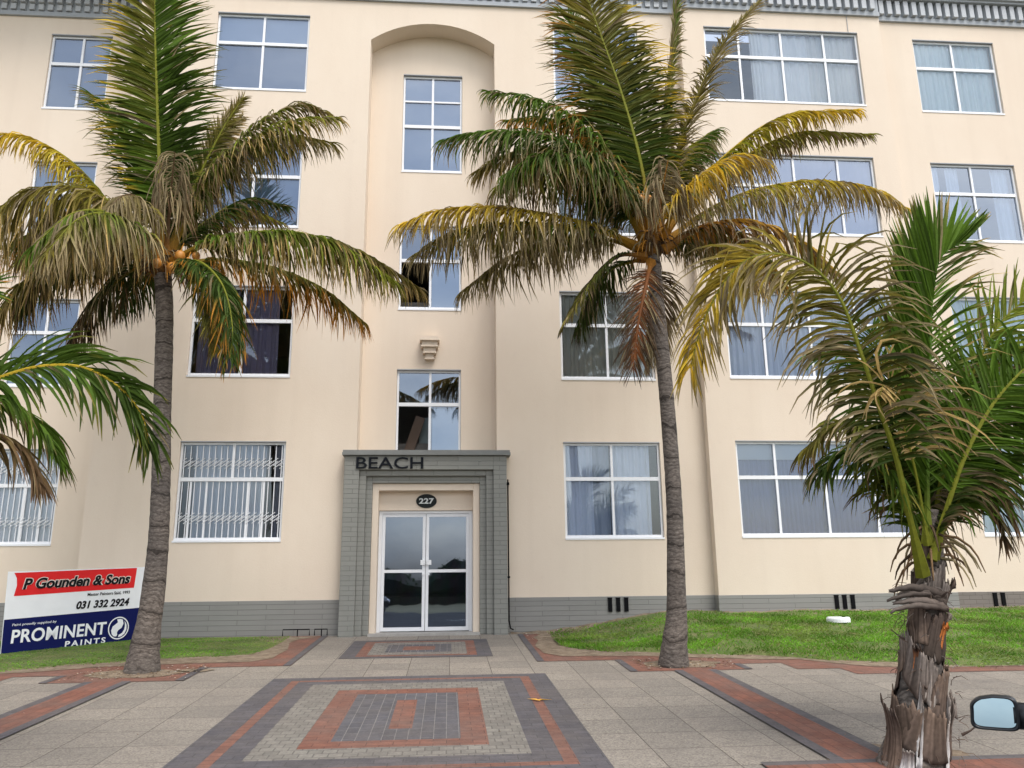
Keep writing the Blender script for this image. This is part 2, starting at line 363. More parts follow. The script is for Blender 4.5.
# soil bank along the wall on the right
mb=MB(); g={}
for i in range(84):
    x=1.04+i*.15
    for j,(dy,dz) in enumerate(((-.6,-.02),(-.3,.0),(-.01,.02))):
        y=yback_r(x)+dy; g[i,j]=mb.vert((x,y,mound(x,y)-.012+dz+.01*sin(i*2.1+j)))
for i in range(83):
    for j in range(2): mb.face(g[i,j],g[i+1,j],g[i+1,j+1],g[i,j+1])
struct(mb.build('soil_bank',M['soil'],smooth=True))
def vnoise(x,y):
    return .5+.25*(sin(x*1.9+1.3*sin(y*1.1))+sin(y*2.3+1.7*sin(x*.8+2)))
def grass(name,n,x0,x1,edge,yb,seed,label,fade):
    rnd=random.Random(seed); mb=MB()
    for k in range(n):
        x=rnd.uniform(x0,x1); e=edge(x)+.06*sin(x*5)+.04*sin(x*13); y=e+(yb(x)-e)*rnd.random()
        if rnd.random()<fade(x,y,e): continue
        v=vnoise(x*1.3,y*1.3)*.6+vnoise(x*4,y*4)*.4
        h=rnd.uniform(.018,.044)*(.6+.7*v)*(1 if x>0 else .38); w=rnd.uniform(.004,.008); a=rnd.uniform(0,2*pi)
        lx,ly=rnd.gauss(0,.02),rnd.gauss(0,.02); z=mound(x,y)
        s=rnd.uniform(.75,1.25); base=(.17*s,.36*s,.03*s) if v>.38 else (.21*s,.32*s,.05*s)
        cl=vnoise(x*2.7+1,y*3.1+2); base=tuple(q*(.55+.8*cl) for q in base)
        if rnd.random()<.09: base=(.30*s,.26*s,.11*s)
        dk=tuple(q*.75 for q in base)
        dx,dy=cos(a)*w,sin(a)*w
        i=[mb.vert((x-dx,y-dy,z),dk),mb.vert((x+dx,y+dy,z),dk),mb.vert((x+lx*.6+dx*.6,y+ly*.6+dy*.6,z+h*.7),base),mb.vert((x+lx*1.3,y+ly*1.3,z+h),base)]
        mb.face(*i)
    o=mb.build(name,M['grass']); tag(o,label,'grass',kind='stuff'); return o
def fr(x,y,e):
    f=.0
    d=yback_r(x)-y
    f=max(f,1-(y-e)/.25)*.75
    dd=.5 if x>4.6 else (1.0 if x>3.6 else 1.35)
    if d<dd: f=max(f,1.15-d/dd)
    if x<4.2 and vnoise(x*3+5,y*3.4)<.33: f=max(f,.8)
    if vnoise(x*2.2+3,y*2.2)<.2: f=max(f,.75)
    if x<2.6: f=max(f,(2.6-x)*.8*(1 if y>12.9 else .25))
    if abs(x-3.3)<.6 and abs(y-12.4)<.5: f=max(f,.6)
    return f
grass('grass',80000,1.62,11.2,lawn_edge_r,lambda x:yback_r(x)-.1,3,'short bright green grass on the raised lawn right of the entrance path',fr)
grass('grass',26000,-7.5,-2.5,lawn_edge_l,lambda x:13.68,4,'short green grass strip below the painter sign board left of the entrance',lambda x,y,e:max(0,1-(y-e)/.2)*.7 if x<-3 else min(.85,max(0,1-(y-e)/.2)*.7+ (x+3)*1.2*(1 if y>12.9 else .3)))
# litter of dry leaf bits
def litter():
    rnd=random.Random(11); mb=MB()
    for k in range(900):
        q=rnd.random()
        if q<.3: x=rnd.uniform(2.3,3.5); y=rnd.uniform(9.7,10.5)
        elif q<.6: x=rnd.uniform(-4.3,-2.9); y=rnd.uniform(9.7,10.7)
        elif q<.8: x=rnd.uniform(1.2,2.8); y=rnd.uniform(12.6,13.6)
        elif q<.86: x=rnd.uniform(-4,4); y=rnd.uniform(5.6,13)
        else: x=rnd.uniform(2,8); y=lawn_edge_r(x)+rnd.gauss(0,.12)
        z=(mound(x,y) if (x>1.4 and y>lawn_edge_r(x)) else .045*y+.016)+.004
        a=rnd.uniform(0,2*pi); l=rnd.uniform(.008,.028)*(.55 if .8<q<.86 else 1); w=l*rnd.uniform(.25,.6); s=rnd.uniform(.6,1.4)
        c=rnd.choice([(.30,.2,.11),(.42,.34,.24),(.16,.10,.06),(.5,.46,.4)]); c=tuple(t*s for t in c)
        ca,sa=cos(a),sin(a)
        mb.quad((x-ca*l,y-sa*l,z),(x+sa*w,y-ca*w,z+.004),(x+ca*l,y+sa*l,z+.002),(x-sa*w,y+ca*w,z+.006),c)
    o=mb.build('dry_leaf_litter',M['fibre']); tag(o,'scattered dry brown leaf bits on the soil and paving around the palms','leaf litter',kind='stuff')
litter()
mb=MB(); 
for a in (0,2.3):
    x,y=.86+.05*cos(a),8.02+.03*sin(a); z=.045*y+.014
    P=[(-.09,0,0),(-.02,.022,.01),(.09,.004,.004),(-.01,-.018,.012)]
    mb.quad(*[(x+px*cos(a)-py*sin(a),y+px*sin(a)+py*cos(a),z+pz) for px,py,pz in P],(.75,.42,.08))
tag(mb.build('fallen_leaf',M['fibre'],origin=(.86,8.02,.37)),'small orange dry leaf lying on the right side of the inlaid brick panel','leaf')

# ------------------------------------------------------------------ building
B=root('apartment_building',(-.4,YW,.6),'four storey cream rendered apartment block with grey plinth, arched recess and grey entrance surround','building')
def wallgrid(mb,x0,x1,z0,z1,y,holes,reveal,side=1):
    X=sorted(set([x0,x1]+[h[0] for h in holes]+[h[1] for h in holes])); Z=sorted(set([z0,z1]+[h[2] for h in holes]+[h[3] for h in holes]))
    X=[x for x in X if x0-1e-6<=x<=x1+1e-6]; Z=[z for z in Z if z0-1e-6<=z<=z1+1e-6]
    for a,b in zip(X,X[1:]):
        for c,d in zip(Z,Z[1:]):
            mx,mz=(a+b)/2,(c+d)/2
            if any(h[0]<mx<h[1] and h[2]<mz<h[3] for h in holes): continue
            mb.quad((a,y,c),(b,y,c),(b,y,d),(a,y,d))
    for a,b,c,d in holes:
        mb.quad((a,y,c),(a,y+reveal,c),(a,y+reveal,d),(a,y,d)); mb.quad((b,y,d),(b,y+reveal,d),(b,y+reveal,c),(b,y,c))
        mb.quad((a,y,c),(b,y,c),(b,y+reveal,c),(a,y+reveal,c)); mb.quad((a,y,d),(a,y+reveal,d),(b,y+reveal,d),(b,y,d))
FH=2.8
S0,T0,H0=2.149,3.162,3.80
cols={'A':(-8.0,-6.82,[-7.39],YA),'B':(-4.51,-2.76,[-3.63],YW),'D':(1.995,3.71,[2.85],YW),'E':(5.01,8.21,[5.72,6.60,7.49],YE),'F':(9.45,11.2,[10.3],YF)}
wins=[]
for c,(x0,x1,mu,y) in cols.items():
    for f in range(4): wins.append((c,f,x0,x1,S0+FH*f,H0+FH*f,T0+FH*f,mu,y))
wc=[('C',1,-.945,.212,3.53,5.20,4.56,[-.345],YR),('C',2,-.955,.212,6.36,8.03,7.33,[-.37],YR),('C',3,-.955,.212,9.16,11.27,10.15,[-.37],YR)]
hol=lambda c:[(w[2],w[3],w[4],w[5]) for w in wins if w[0]==c]
mb=MB(); ZB=1.18; RV=.24
AL,AR=-1.573,.832
# cream walls above the plinth
wallgrid(mb,-16,-5.95,ZB,ZC,YA,hol('A'),RV)
mb.quad((-5.95,YW,.3),(-5.95,YA,.3),(-5.95,YA,ZC),(-5.95,YW,ZC))
wallgrid(mb,-5.95,AL,ZB,11.72,YW,hol('B')[:3]+[],RV) if False else None
def strip_wall(x0,x1,y,holes): wallgrid(mb,x0,x1,ZB,ZC,y,holes,RV)
strip_wall(-5.95,AL,YW,hol('B')); strip_wall(AR,4.53,YW,hol('D')); strip_wall(4.53,8.71,YE,hol('E')); strip_wall(8.71,14,YF,hol('F'))
mb.quad((4.53,YE,ZB),(4.53,YE,ZC),(4.53,YW,ZC),(4.53,YW,ZB)); mb.quad((8.71,YE,ZB),(8.71,YF,ZB),(8.71,YF,ZC),(8.71,YE,ZC))
# arch head
cx=(AL+AR)/2; hw=(AR-AL)/2; rise=.41; Rr=(hw*hw+rise*rise)/(2*rise); zc0=12.135-Rr; N=32
arc=[]
th=math.asin(hw/Rr)
for k in range(N+1):
    a=-th+2*th*k/N; arc.append((cx+Rr*sin(a),zc0+Rr*cos(a)))
for (xa,za),(xb,zb) in zip(arc,arc[1:]):
    mb.quad((xa,YW,za),(xb,YW,zb),(xb,YW,ZC),(xa,YW,ZC)); mb.quad((xa,YW,za),(xa,YR,za),(xb,YR,zb),(xb,YW,zb))
zs=arc[0][1]
mb.quad((AL,YW,3.4),(AL,YW,zs),(AL,YR,zs),(AL,YR,3.4)); mb.quad((AR,YW,3.4),(AR,YR,3.4),(AR,YR,zs),(AR,YW,zs))
wallgrid(mb,AL,AR,3.0,zs,YR,[(w[2],w[3],w[4],w[5]) for w in wc],RV)
for (xa,za),(xb,zb) in zip(arc,arc[1:]): mb.quad((xa,YR,zs),(xb,YR,zs),(xb,YR,zb),(xa,YR,za))
# sides and back of the block
mb.quad((-16,YA,.3),(-16,26,.3),(-16,26,ZC),(-16,YA,ZC)); mb.quad((14,YF,.3),(14,YF,ZC),(14,26,ZC),(14,26,.3)); mb.quad((-16,26,.3),(14,26,.3),(14,26,ZC),(-16,26,ZC))
mb.build('wall',M['wall'],B)
mb=MB()
mb.quad((-16,YA-.012,.3),(-5.965,YA-.012,.3),(-5.965,YA-.012,ZB),(-16,YA-.012,ZB)); mb.quad((-5.965,YW-.012,.3),(-1.735,YW-.012,.3),(-1.735,YW-.012,ZB),(-5.965,YW-.012,ZB))
mb.quad((-5.965,YW-.012,.3),(-5.965,YW-.012,ZB),(-5.965,YA-.012,ZB),(-5.965,YA-.012,.3))
for a,b,y,y2 in ((-16,-5.965,YA,YA),(-5.965,-1.735,YW,YW)):
    mb.quad((a,y-.012,ZB),(b,y-.012,ZB),(b,y+.01,ZB+.006),(a,y+.01,ZB+.006))
mb.build('plinth',M['plinth'],B); mb=MB()
mb.quad((.98,YW-.012,.3),(4.518,YW-.012,.3),(4.518,YW-.012,ZB),(.98,YW-.012,ZB)); mb.quad((4.518,YE-.012,.3),(8.722,YE-.012,.3),(8.722,YE-.012,ZB),(4.518,YE-.012,ZB))
mb.quad((4.518,YE-.012,.3),(4.518,YE-.012,ZB),(4.518,YW-.012,ZB),(4.518,YW-.012,.3)); 
for a,b,y,y2 in ((.98,4.518,YW,YW),(4.518,8.722,YE,YE),(8.722,14,YF,YF)):
    mb.quad((a,y-.012,ZB),(b,y-.012,ZB),(b,y+.01,ZB+.006),(a,y+.01,ZB+.006))
mb.build('plinth',M['plinth'],B)
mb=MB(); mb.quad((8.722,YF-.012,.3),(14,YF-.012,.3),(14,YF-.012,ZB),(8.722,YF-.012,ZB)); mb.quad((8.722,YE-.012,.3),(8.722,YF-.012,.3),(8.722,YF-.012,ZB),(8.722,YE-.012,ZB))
tag(mb.build('plinth',M['plinthb'],B),'darker brown stretch of the plinth')
# roof slab
mb=MB(); mb.box(-16,14,15.2,26,ZC+.3,ZC+.5); mb.quad((-16,YE-.1,ZC+.75),(14,YE-.1,ZC+.75),(14,15.3,ZC+.75),(-16,15.3,ZC+.75)); mb.build('roof',M['cornice'],B)
# cornice
def cornice(x0,x1,y,two):
    mb=MB(); z=ZC
    mb.box(x0,x1,y-.05,y+.35,z-.045,z+.05)      # lower fascia
    mb.box(x0,x1,y-.02,y+.35,z+.05,z+.40)         # field behind dentils
    mb.box(x0-.0,x1,y-.17,y+.35,z+.40,z+.45)
    mb.box(x0,x1,y-.22,y+.35,z+.45,z+.56)
    mb.box(x0,x1,y-.16,y+.35,z+.56,z+.60); mb.box(x0,x1,y-.26,y+.35,z+.60,z+.98)
    c=mb.build('cornice',M['cornice'],B)
    d=MB(); n=int((x1-x0)/.178); 
    for k in range(n):
        x=x0+.05+k*.178
        if two:
            d.box(x,x+.10,y-.075,y-.018,z+.075,z+.20); d.box(x+.01,x+.11,y-.13,y-.018,z+.215,z+.385)
        else: d.box(x,x+.095,y-.12,y-.018,z+.07,z+.385)
    q=d.build('dentil_row',M['dentil'],c)
cornice(-16,-5.95,YA,True); cornice(-5.95,4.53,YW,True); cornice(4.53,8.71,YE,False); cornice(8.71,14,YF,False)
# interior: floors and back wall seen through the glass
mb=MB()
for k in range(5): mb.box(-15.9,13.9,15.0,18.5,1.1+FH*k-.1 if k else .9,1.1+FH*k+.08)
for x in (-5.6,-1.9,1.2,4.6,8.9): mb.box(x-.06,x+.06,15.0,18.5,.6,ZC)
mb.quad((-15.9,18.5,.5),(13.9,18.5,.5),(13.9,18.5,ZC),(-15.9,18.5,ZC))
mb.build('interior_room',M['interior'],B)

cur={}
def curmat(c,tr=.12):
    k=(c,tr)
    if k not in cur: cur[k]=mat_curtain('curtain_or_backing_cloth',c,tr)
    return cur[k]
WT=(.86,.88,.9); BL=(.34,.39,.47); DB=(.13,.17,.26); PU=(.30,.27,.40); GG=(.80,.80,.74); TE=(.62,.74,.77)
def curtain(par,x0,x1,z0,z1,y,c,amp=.022,wl=.13,seed=0,flat=False,tr=.12):
    rnd=random.Random(seed); mb=MB(); n=max(8,int((x1-x0)/.012)); ph=rnd.uniform(0,6); prev=None
    for k in range(n+1):
        x=x0+(x1-x0)*k/n
        d=0 if flat else amp*(sin(2*pi*x/wl+ph+1.2*sin(x*5+ph))+.4*sin(2*pi*x/(wl*.43)))
        a=mb.vert((x,y+d,z0)); b=mb.vert((x+ (0 if flat else .01*sin(x*9)),y+d*.7,z1))
        if prev: mb.face(prev[0],a,b,prev[1])
        prev=(a,b)
    return mb.build('curtain',curmat(c,tr),par,smooth=True)
def bars(par,x0,x1,z0,z1,y,band):
    mb=MB(); n=int((x1-x0)/.098)
    for k in range(n+1):
        x=x0+.02+(x1-x0-.04)*k/n; mb.box(x-.007,x+.007,y-.004,y+.004,z0,z1)
    for zb in band:
        for k in range(n+2):
            x=x0+.02+(x1-x0-.04)*(k-1)/n
            for dz in (0,.05):
                a=Vector((x-.03,y-.009,zb+dz)); b=Vector((x+.14,y-.009,zb+.13+dz))
                if a.x<x0: a=a+(b-a)*((x0-a.x)/(b.x-a.x))
                if b.x>x1: b=a+(b-a)*((x1-a.x)/(b.x-a.x)) if b.x>a.x else b
                if b.x-a.x>.02: mb.tube([a,b],.007,4,cap=False)
    return mb.build('burglar_bars',M['frame'],par)
def window(w,glass='glass',cfun=None,label=None,opened=None,double=False,barsin=None,slide=None):
    c,f,x0,x1,z0,z1,zt,mu,y=w; yf=y+.045; mb=MB(); t=.036
    xa,xb,za,zb=x0+.004,x1-.004,z0+.004,z1-.014
    mb.box(xa,xa+t,yf,yf+.05,za,zb); mb.box(xb-t,xb,yf,yf+.05,za,zb)
    mb.box(xa+t,xb-t,yf,yf+.05,zb-t,zb); mb.box(xa+t,xb-t,yf-.004,yf+.05,za,za+t+.01)
    if zt: mb.box(xa+t,xb-t,yf-.006,yf+.05,zt-.032,zt+.032)
    lo=za+t+.01; seg=[(lo,zt-.032),(zt+.032,zb-t)] if zt else [(lo,zb-t)]
    xsn=[xa+t]+[m for m in mu]+[xb-t]
    for k,m in enumerate(mu):
        for si,(a,b) in enumerate(seg):
            if slide and c=='B' and si==0: continue
            mb.box(m-.021,m+.021,yf+.002,yf+.05,a,b)
    if double:
        zz=(zt+zb)/2
        for a,b in zip(xsn,xsn[1:]): mb.box(a+(.026 if a in mu else 0),b-(.026 if b in mu else 0),yf+.002,yf+.05,zz-.017,zz+.017)
    # sliding sash stiles
    for (a,b) in (slide or []): mb.box(a-.016,a+.016,yf+.008,yf+.044,lo,zt-.035)
    fr=mb.build('window',M['frame'],B)
    if label: fr['label']=label
    mb=MB()
    for a,b in zip(xsn,xsn[1:]):
        for i,(c0,c1) in enumerate(seg):
            if opened and i==0 and any(o0<(a+b)/2<o1 for o0,o1 in opened):
                continue
            if opened and i==0:
                cuts=[a,b]
            mb.quad((a,yf+.028,c0),(b,yf+.028,c0),(b,yf+.028,c1),(a,yf+.028,c1))
    mb.build('pane',M[glass],fr)
    mb=MB(); mb.box(x0+.002,x1-.002,y-.006,y+.04,z1-.012,z1+.006); mb.build('head_shadow_line',M['frame_shade'],fr)  # grey strip painted in as the thin shadow line at the window head
    mb=MB(); mb.box(x0,x1,y-.012,y+.044,z0-.028,z0+.003); mb.build('sill',M['frame'],fr)
    if cfun: cfun(fr,x0+.03,x1-.03,z0+.02,z1-.03,yf+.085)
    if barsin: bars(fr,x0+.05,x1-.05,z0+.05,zt-.03,yf+.013,[z0+.28]); bars(fr,x0+.05,x1-.05,zt+.04,z1-.07,yf+.013,[zt+.18])
    return fr
W_={(w[0],w[1]):w for w in wins+wc}
full=lambda c,wl=.13,amp=.022,tr=.12,sd=1:(lambda p,a,b,z0,z1,y:curtain(p,a,b,z0,z1,y,c,amp,wl,sd,tr=tr))
def parts(*L):
    def g(p,a,b,z0,z1,y):
        for k,(f0,f1,c,wl) in enumerate(L): curtain(p,a+(b-a)*f0,a+(b-a)*f1,z0,z1,y+.02*k,c,.022,wl,k+int(a*10))
    return g
def pane_backing(c,frac=0,tr=.1):  # flat sheet behind the panes; its blue adds to the sky reflection's tone
    return lambda p,a,b,z0,z1,y:curtain(p,a,b,z0+(z1-z0)*frac,z1,y,c,flat=True,tr=tr)
def two(f,g):
    def h(*a): f(*a); g(*a[:5],a[5]+.035)
    return h
window(W_['A',0],'glass_clear',full(WT,.16),barsin=1,slide=[(-7.1,0)])
window(W_['A',1],'glass_blue',pane_backing(DB)); window(W_['A',2],'glass_blue',pane_backing(BL)); window(W_['A',3],'glass_blue',pane_backing((.2,.24,.31)))
window(W_['B',0],'glass_clear',parts((.12,.82,(.55,.60,.68),.11),(.90,1,(.25,.27,.33),.09)),'ground floor window with white burglar bars and curtains parted at both ends',barsin=1,opened=None,slide=[(-4.30,0),(-4.04,0),(-3.36,0),(-3.10,0)])
window(W_['B',1],'glass_clear',parts((.05,.45,PU,.12),(.48,.86,PU,.11)),'window with purple curtains')
window(W_['B',2],'glass_blue',pane_backing(BL,.0)); window(W_['B',3],'glass_blue',two(pane_backing((.62,.68,.74),.62),pane_backing((.21,.25,.31))))
window(W_['D',0],'glass_clear',parts((0,.30,(.74,.80,.92),.14),(.30,.48,(.42,.48,.6),.2),(.49,.92,(.78,.84,.95),.15)),'window with pale blue sheer curtains',)
window(W_['D',1],'glass_clear',full(GG,.10,.03),'window with grey green pleated curtain'); window(W_['D',2],'glass',full(GG,.12)); window(W_['D',3],'glass_blue',pane_backing((.2,.25,.33)))
window(W_['E',0],'glass_clear',two(pane_backing((.45,.52,.6),.82),full((.17,.21,.38),.09,.016,.1)),'four light window with dark blue net curtain')
window(W_['E',1],'glass_clear',full((.55,.60,.72),.13,.035),'four light window with folded blue grey curtains')
window(W_['E',2],'glass_blue',full((.30,.32,.48),.4,.01)); window(W_['E',3],'glass_clear',parts((.30,.40,WT,.07),(.40,.68,WT,.2),(.68,1,(.74,.76,.76),.17)),'four light window with white curtains and one dark light')
window(W_['F',0],'glass_clear',full((.66,.78,.80),.2),'window with pale teal curtain'); window(W_['F',1],'glass_clear',full(TE,.14))
window(W_['F',2],'glass_blue',parts((.03,.12,WT,.09),(.2,.3,WT,.07),(.3,.36,WT,.06),(.78,1,(.8,.84,.86),.18)),'blue window with narrow white curtains at its sides')
window(W_['F',3],'glass_clear',parts((0,.48,(.76,.86,.88),.13),(.50,1,(.76,.86,.88),.16)))
window(W_['C',3],'glass_blue',pane_backing((.32,.40,.50)),'tall stair window with two rows of small top panes',double=True)
window(W_['C',2],'glass_blue',lambda p,a,b,z0,z1,y:curtain(p,-.34,b,z0,z1,y,(.55,.64,.70),flat=True),'stair window with its lower left pane open',opened=[(-.94,-.38)])
window(W_['C',1],'glass_blue',lambda p,a,b,z0,z1,y:curtain(p,-.30,b,z0,4.5,y,(.50,.62,.72),flat=True),'stair window above the entrance with its lower left pane open',opened=[(-.94,-.36)])
# stair flight and red dado visible through the open stair windows
mb=MB(); mb.box(-.9,.2,15.2,15.3,3.2,3.95); mb.build('stair_dado',simple('maroon_wall',(.10,.025,.025),.7,var=.1),B)
mb=MB()
Mx=Matrix.Translation((-.72,14.95,3.9))@Matrix.Rotation(radians(18),4,'Y'); mb.box(-.09,.09,-.03,.03,-.6,.6,Mx); mb.build('stair_stringer',simple('brown_stair',(.28,.19,.14),.7,var=.1),B)
mb=MB(); mb.box(-.56,-.36,15.15,15.19,4.0,4.5); mb.build('stair_mirror',simple('pale_panel',(.35,.42,.42),.5,var=.1),B)

# entrance surround: nested grey brick jambs and heads
def jamb(name,xo0,xo1,zo,xi0,xi1,zi,yf,yb,mat):
    mb=MB()
    mb.box(xo0,xi0,yf,yb,.45,zo); mb.box(xi1,xo1,yf,yb,.45,zo); mb.box(xi0,xi1,yf,yb,zi,zo)
    o=mb.build(name,mat,B); bv=o.modifiers.new('b','BEVEL'); bv.width=.006; bv.segments=1; return o
jamb('entrance_surround',-1.738,.982,3.527,-1.49,.757,3.288,13.49,14.15,M['portico'])
jamb('entrance_surround',-1.49,.757,3.288,-1.377,.637,3.187,13.55,14.14,M['portico'])
jamb('entrance_surround',-1.377,.637,3.187,-1.272,.530,3.076,13.61,14.13,M['portico'])
jamb('door_architrave',-1.272,.530,3.076,-1.168,.418,2.955,13.66,14.12,M['wall'])
mb=MB(); mb.box(-1.168,.418,13.83,14.1,2.636,2.955); mb.build('door_lintel_panel',M['wall'],B)
mb=MB(); mb.box(-1.775,1.047,13.44,14.158,3.53,3.575); mb.box(-1.765,1.037,13.45,14.155,3.575,3.615); mb.build('surround_cap',simple('dark_cap_paint',(.20,.205,.195),.7),B)
mb=MB(); mb.box(-1.272,.530,13.50,14.1,.5,.652); mb.build('door_step',M['kerb'],B)
def text(s,size,mat,name,parent,loc,rot,ext=.01,shear=0,off=0,sx=1,align='LEFT',space=1.0,width=None,height=None):
    cu=bpy.data.curves.new('t','FONT'); cu.body=s; cu.size=size; cu.extrude=ext; cu.shear=shear; cu.offset=off; cu.align_x=align; cu.space_character=space; cu.resolution_u=4
    t=bpy.data.objects.new('t',cu); COL.objects.link(t); bpy.context.view_layer.update()
    me=bpy.data.meshes.new_from_object(t.evaluated_get(bpy.context.evaluated_depsgraph_get())); COL.objects.unlink(t); bpy.data.objects.remove(t)
    xs_=[v.co.x for v in me.vertices]; ys_=[v.co.y for v in me.vertices]
    ax,ay=min(xs_),min(ys_); kx=(width/(max(xs_)-ax)) if width else sx; ky=(height/(max(ys_)-ay)) if height else 1
    for v in me.vertices: v.co.x=(v.co.x-ax)*kx; v.co.y=(v.co.y-ay)*ky
    off3=ROOTLOC.get(parent.name,Vector((0,0,0)))
    Mt=Matrix.Translation(Vector(loc)-off3)@rot
    me.transform(Mt); me.materials.clear(); me.materials.append(mat)
    o=bpy.data.objects.new(name,me); COL.objects.link(o); o.parent=parent; ROOTLOC[o.name]=off3; return o
RX=Matrix.Rotation(pi/2,4,'X')
text('BEACH',.25,M['letter'],'raised_lettering',B,(-1.54,13.478,3.302),RX,.014,off=.0015,width=1.115,height=.195)
# number plaque
mb=MB(); c=(-.372,13.815,2.792); n=36
a=[mb.vert((c[0]+.176*cos(2*pi*k/n),c[1],c[2]+.118*sin(2*pi*k/n))) for k in range(n)]; b_=[mb.vert((c[0]+.176*cos(2*pi*k/n),c[1]+.02,c[2]+.118*sin(2*pi*k/n))) for k in range(n)]
mb.face(*a[::-1]); 
for k in range(n): mb.face(a[k],a[(k+1)%n],b_[(k+1)%n],b_[k])
pq=mb.build('number_plaque',M['plaque'],B)
text('227',.14,M['silver'],'numerals',pq,(-.372-.125,13.808,2.792-.048),RX,.006,off=.004,width=.25,height=.096)
# door: frame, two leaves
mb=MB(); y=13.885
mb.box(-1.166,-1.112,y-.01,y+.07,.652,2.633); mb.box(.360,.416,y-.01,y+.07,.652,2.633); mb.box(-1.112,.360,y-.01,y+.07,2.585,2.633)
D=mb.build('door_frame',M['frame'],B)
def leaf(x0,x1,hx):
    mb=MB(); st=.052
    mb.box(x0+.003,x0+st,y+.01,y+.055,.665,2.58); mb.box(x1-st,x1-.003,y+.01,y+.055,.665,2.58)
    mb.box(x0+st,x1-st,y+.01,y+.055,2.53,2.58); mb.box(x0+st,x1-st,y+.01,y+.055,.665,.725); mb.box(x0+st,x1-st,y+.008,y+.055,1.605,1.655)
    o=mb.build('door',M['frame'],B)
    g=MB(); 
    for a,b in ((.725,1.605),(1.655,2.53)): g.quad((x0+st,y+.03,a),(x1-st,y+.03,a),(x1-st,y+.03,b),(x0+st,y+.03,b))
    g.build('pane',M['glass_door'],o)
    h=MB(); h.box(hx-.04,hx+.04,y-.025,y+.008,1.73,1.81); h.box(hx-.012,hx+.012,y-.02,y+.008,1.56,1.60); h.build('handle',M['lid'],o)
leaf(-1.112,-.376,-.418); leaf(-.374,.360,-.318)
# wall bracket ornament
mb=MB()
for k,(w_,d,z0_,z1_) in enumerate([(.33,.20,5.70,5.79),(.285,.165,5.59,5.70),(.22,.13,5.48,5.59),(.15,.09,5.375,5.48)]):
    x=-.362; mb.box(x-w_/2,x+w_/2,YR-d,YR+.01,z0_,z1_-.004); 
    mb.box(x-w_/2-.012,x+w_/2+.012,YR-d-.012,YR+.01,z0_+.001,z0_+.022)
mb.build('stepped_wall_bracket',M['wall'],B)
# downpipe, weep vents, small brackets
mb=MB(); mb.tube([(1.012,13.66,3.14),(1.012,13.66,.82),(1.03,13.62,.70),(1.08,13.6,.68)],.012,8); mb.box(.99,1.035,13.64,13.73,3.05,3.09); mb.box(.99,1.035,13.64,13.73,1.5,1.53); mb.build('drain_pipe',M['pipe'],B)
for x,y0 in ((2.715,YW),(2.853,YW),(2.99,YW),(6.55,YE),(6.69,YE),(6.832,YE),(9.46,YF),(9.605,YF)):
    mb=MB(); mb.box(x-.033,x+.033,y0-.035,y0-.005,.935 if x>2.6 else .9,1.148); mb.box(x-.04,x+.04,y0-.03,y0-.002,1.148,1.165); mb.build('vent_slot',M['pipe'],B)
mb=MB()
for x,w_ in ((-2.62,.42),(-2.12,.2)):
    mb.tube([(x,13.6,.64),(x,13.6,.735),(x+w_,13.6,.735),(x+w_,13.6,.64)],.009,6); mb.tube([(x+w_*.55,13.6,.74),(x+w_*.55,13.6,.63)],.009,6)
tag(mb.build('pipe_stub',M['pipe'],B),'low dark pipe stubs at foot of the plinth')
# joint lines of a wall pipe near cornice (thin cable)
mb=MB(); mb.tube([(8.02,YE-.012,ZC+.4),(8.02,YE-.012,12.2)],.006,5); mb.build('cable',M['cornice'],B)
# white lid on lawn
cov=root('plastic_lid',(5.93,12.25,mound(5.93,12.25)+.03),'white oval plastic lid lying on the raised lawn','lid')
mb=MB(); n=24; zc_=mound(5.93,12.25)+.055
r1=[mb.vert((5.93+.175*cos(2*pi*k/n),12.25+.17*sin(2*pi*k/n),zc_)) for k in range(n)]; r2=[mb.vert((5.93+.16*cos(2*pi*k/n),12.25+.155*sin(2*pi*k/n),zc_+.025)) for k in range(n)]
r0=[mb.vert((5.93+.175*cos(2*pi*k/n),12.25+.17*sin(2*pi*k/n),zc_-.05)) for k in range(n)]
mb.face(*r2)
for A_,B_ in ((r0,r1),(r1,r2)):
    for k in range(n): mb.face(A_[k],A_[(k+1)%n],B_[(k+1)%n],B_[k])
mb.build('cover',M['lid'],cov)
mb=MB(); mb.tube([(5.99,12.2,zc_+.02),(5.99,12.2,zc_+.032)],.028,10); mb.build('hole',M['pipe'],cov)

# ------------------------------------------------------------------ painter's sign board
O=Vector((-6.14,12.104,.548)); dv=Vector((.6463,.7622,.0360)); up=Vector((-.0233,-.0275,.9993)); nn=dv.cross(up).normalized()  # faces the camera side
if nn.y>0: nn=-nn
SG=root('sign_board',tuple(O),'painters advertising board with red banner and navy lower half on the left grass','sign')
def SP(s_,t_,d=0): return O+dv*s_+up*t_+nn*d
def spoly(mb,P,d): mb.poly([SP(a,b,d) for a,b in P])
mb=MB()
def sbox(mb,s0,s1,t0,t1,d0,d1):
    i=[mb.vert(SP(s,t,d)) for d in (d0,d1) for s,t in ((s0,t0),(s1,t0),(s1,t1),(s0,t1))]
    for q in ((0,1,2,3),(7,6,5,4),(0,4,5,1),(1,5,6,2),(2,6,7,3),(3,7,4,0)): mb.face(*[i[k] for k in q])
sbox(mb,0.01,2.03,-.08,1.115,-.02,0); mb.build('board',M['sgw'],SG)
mb=MB(); spoly(mb,[(0.01,-.06),(2.03,-.06),(2.03,.487),(0.01,.462)],.003); mb.build('navy_panel',M['sgb'],SG)
mb=MB(); spoly(mb,[(.105,.775),(1.865,.800),(1.895,1.105),(.085,1.095),(.125,1.02),(.135,.92)],.003); mb.build('red_banner',M['sgr'],SG)
mb=MB()
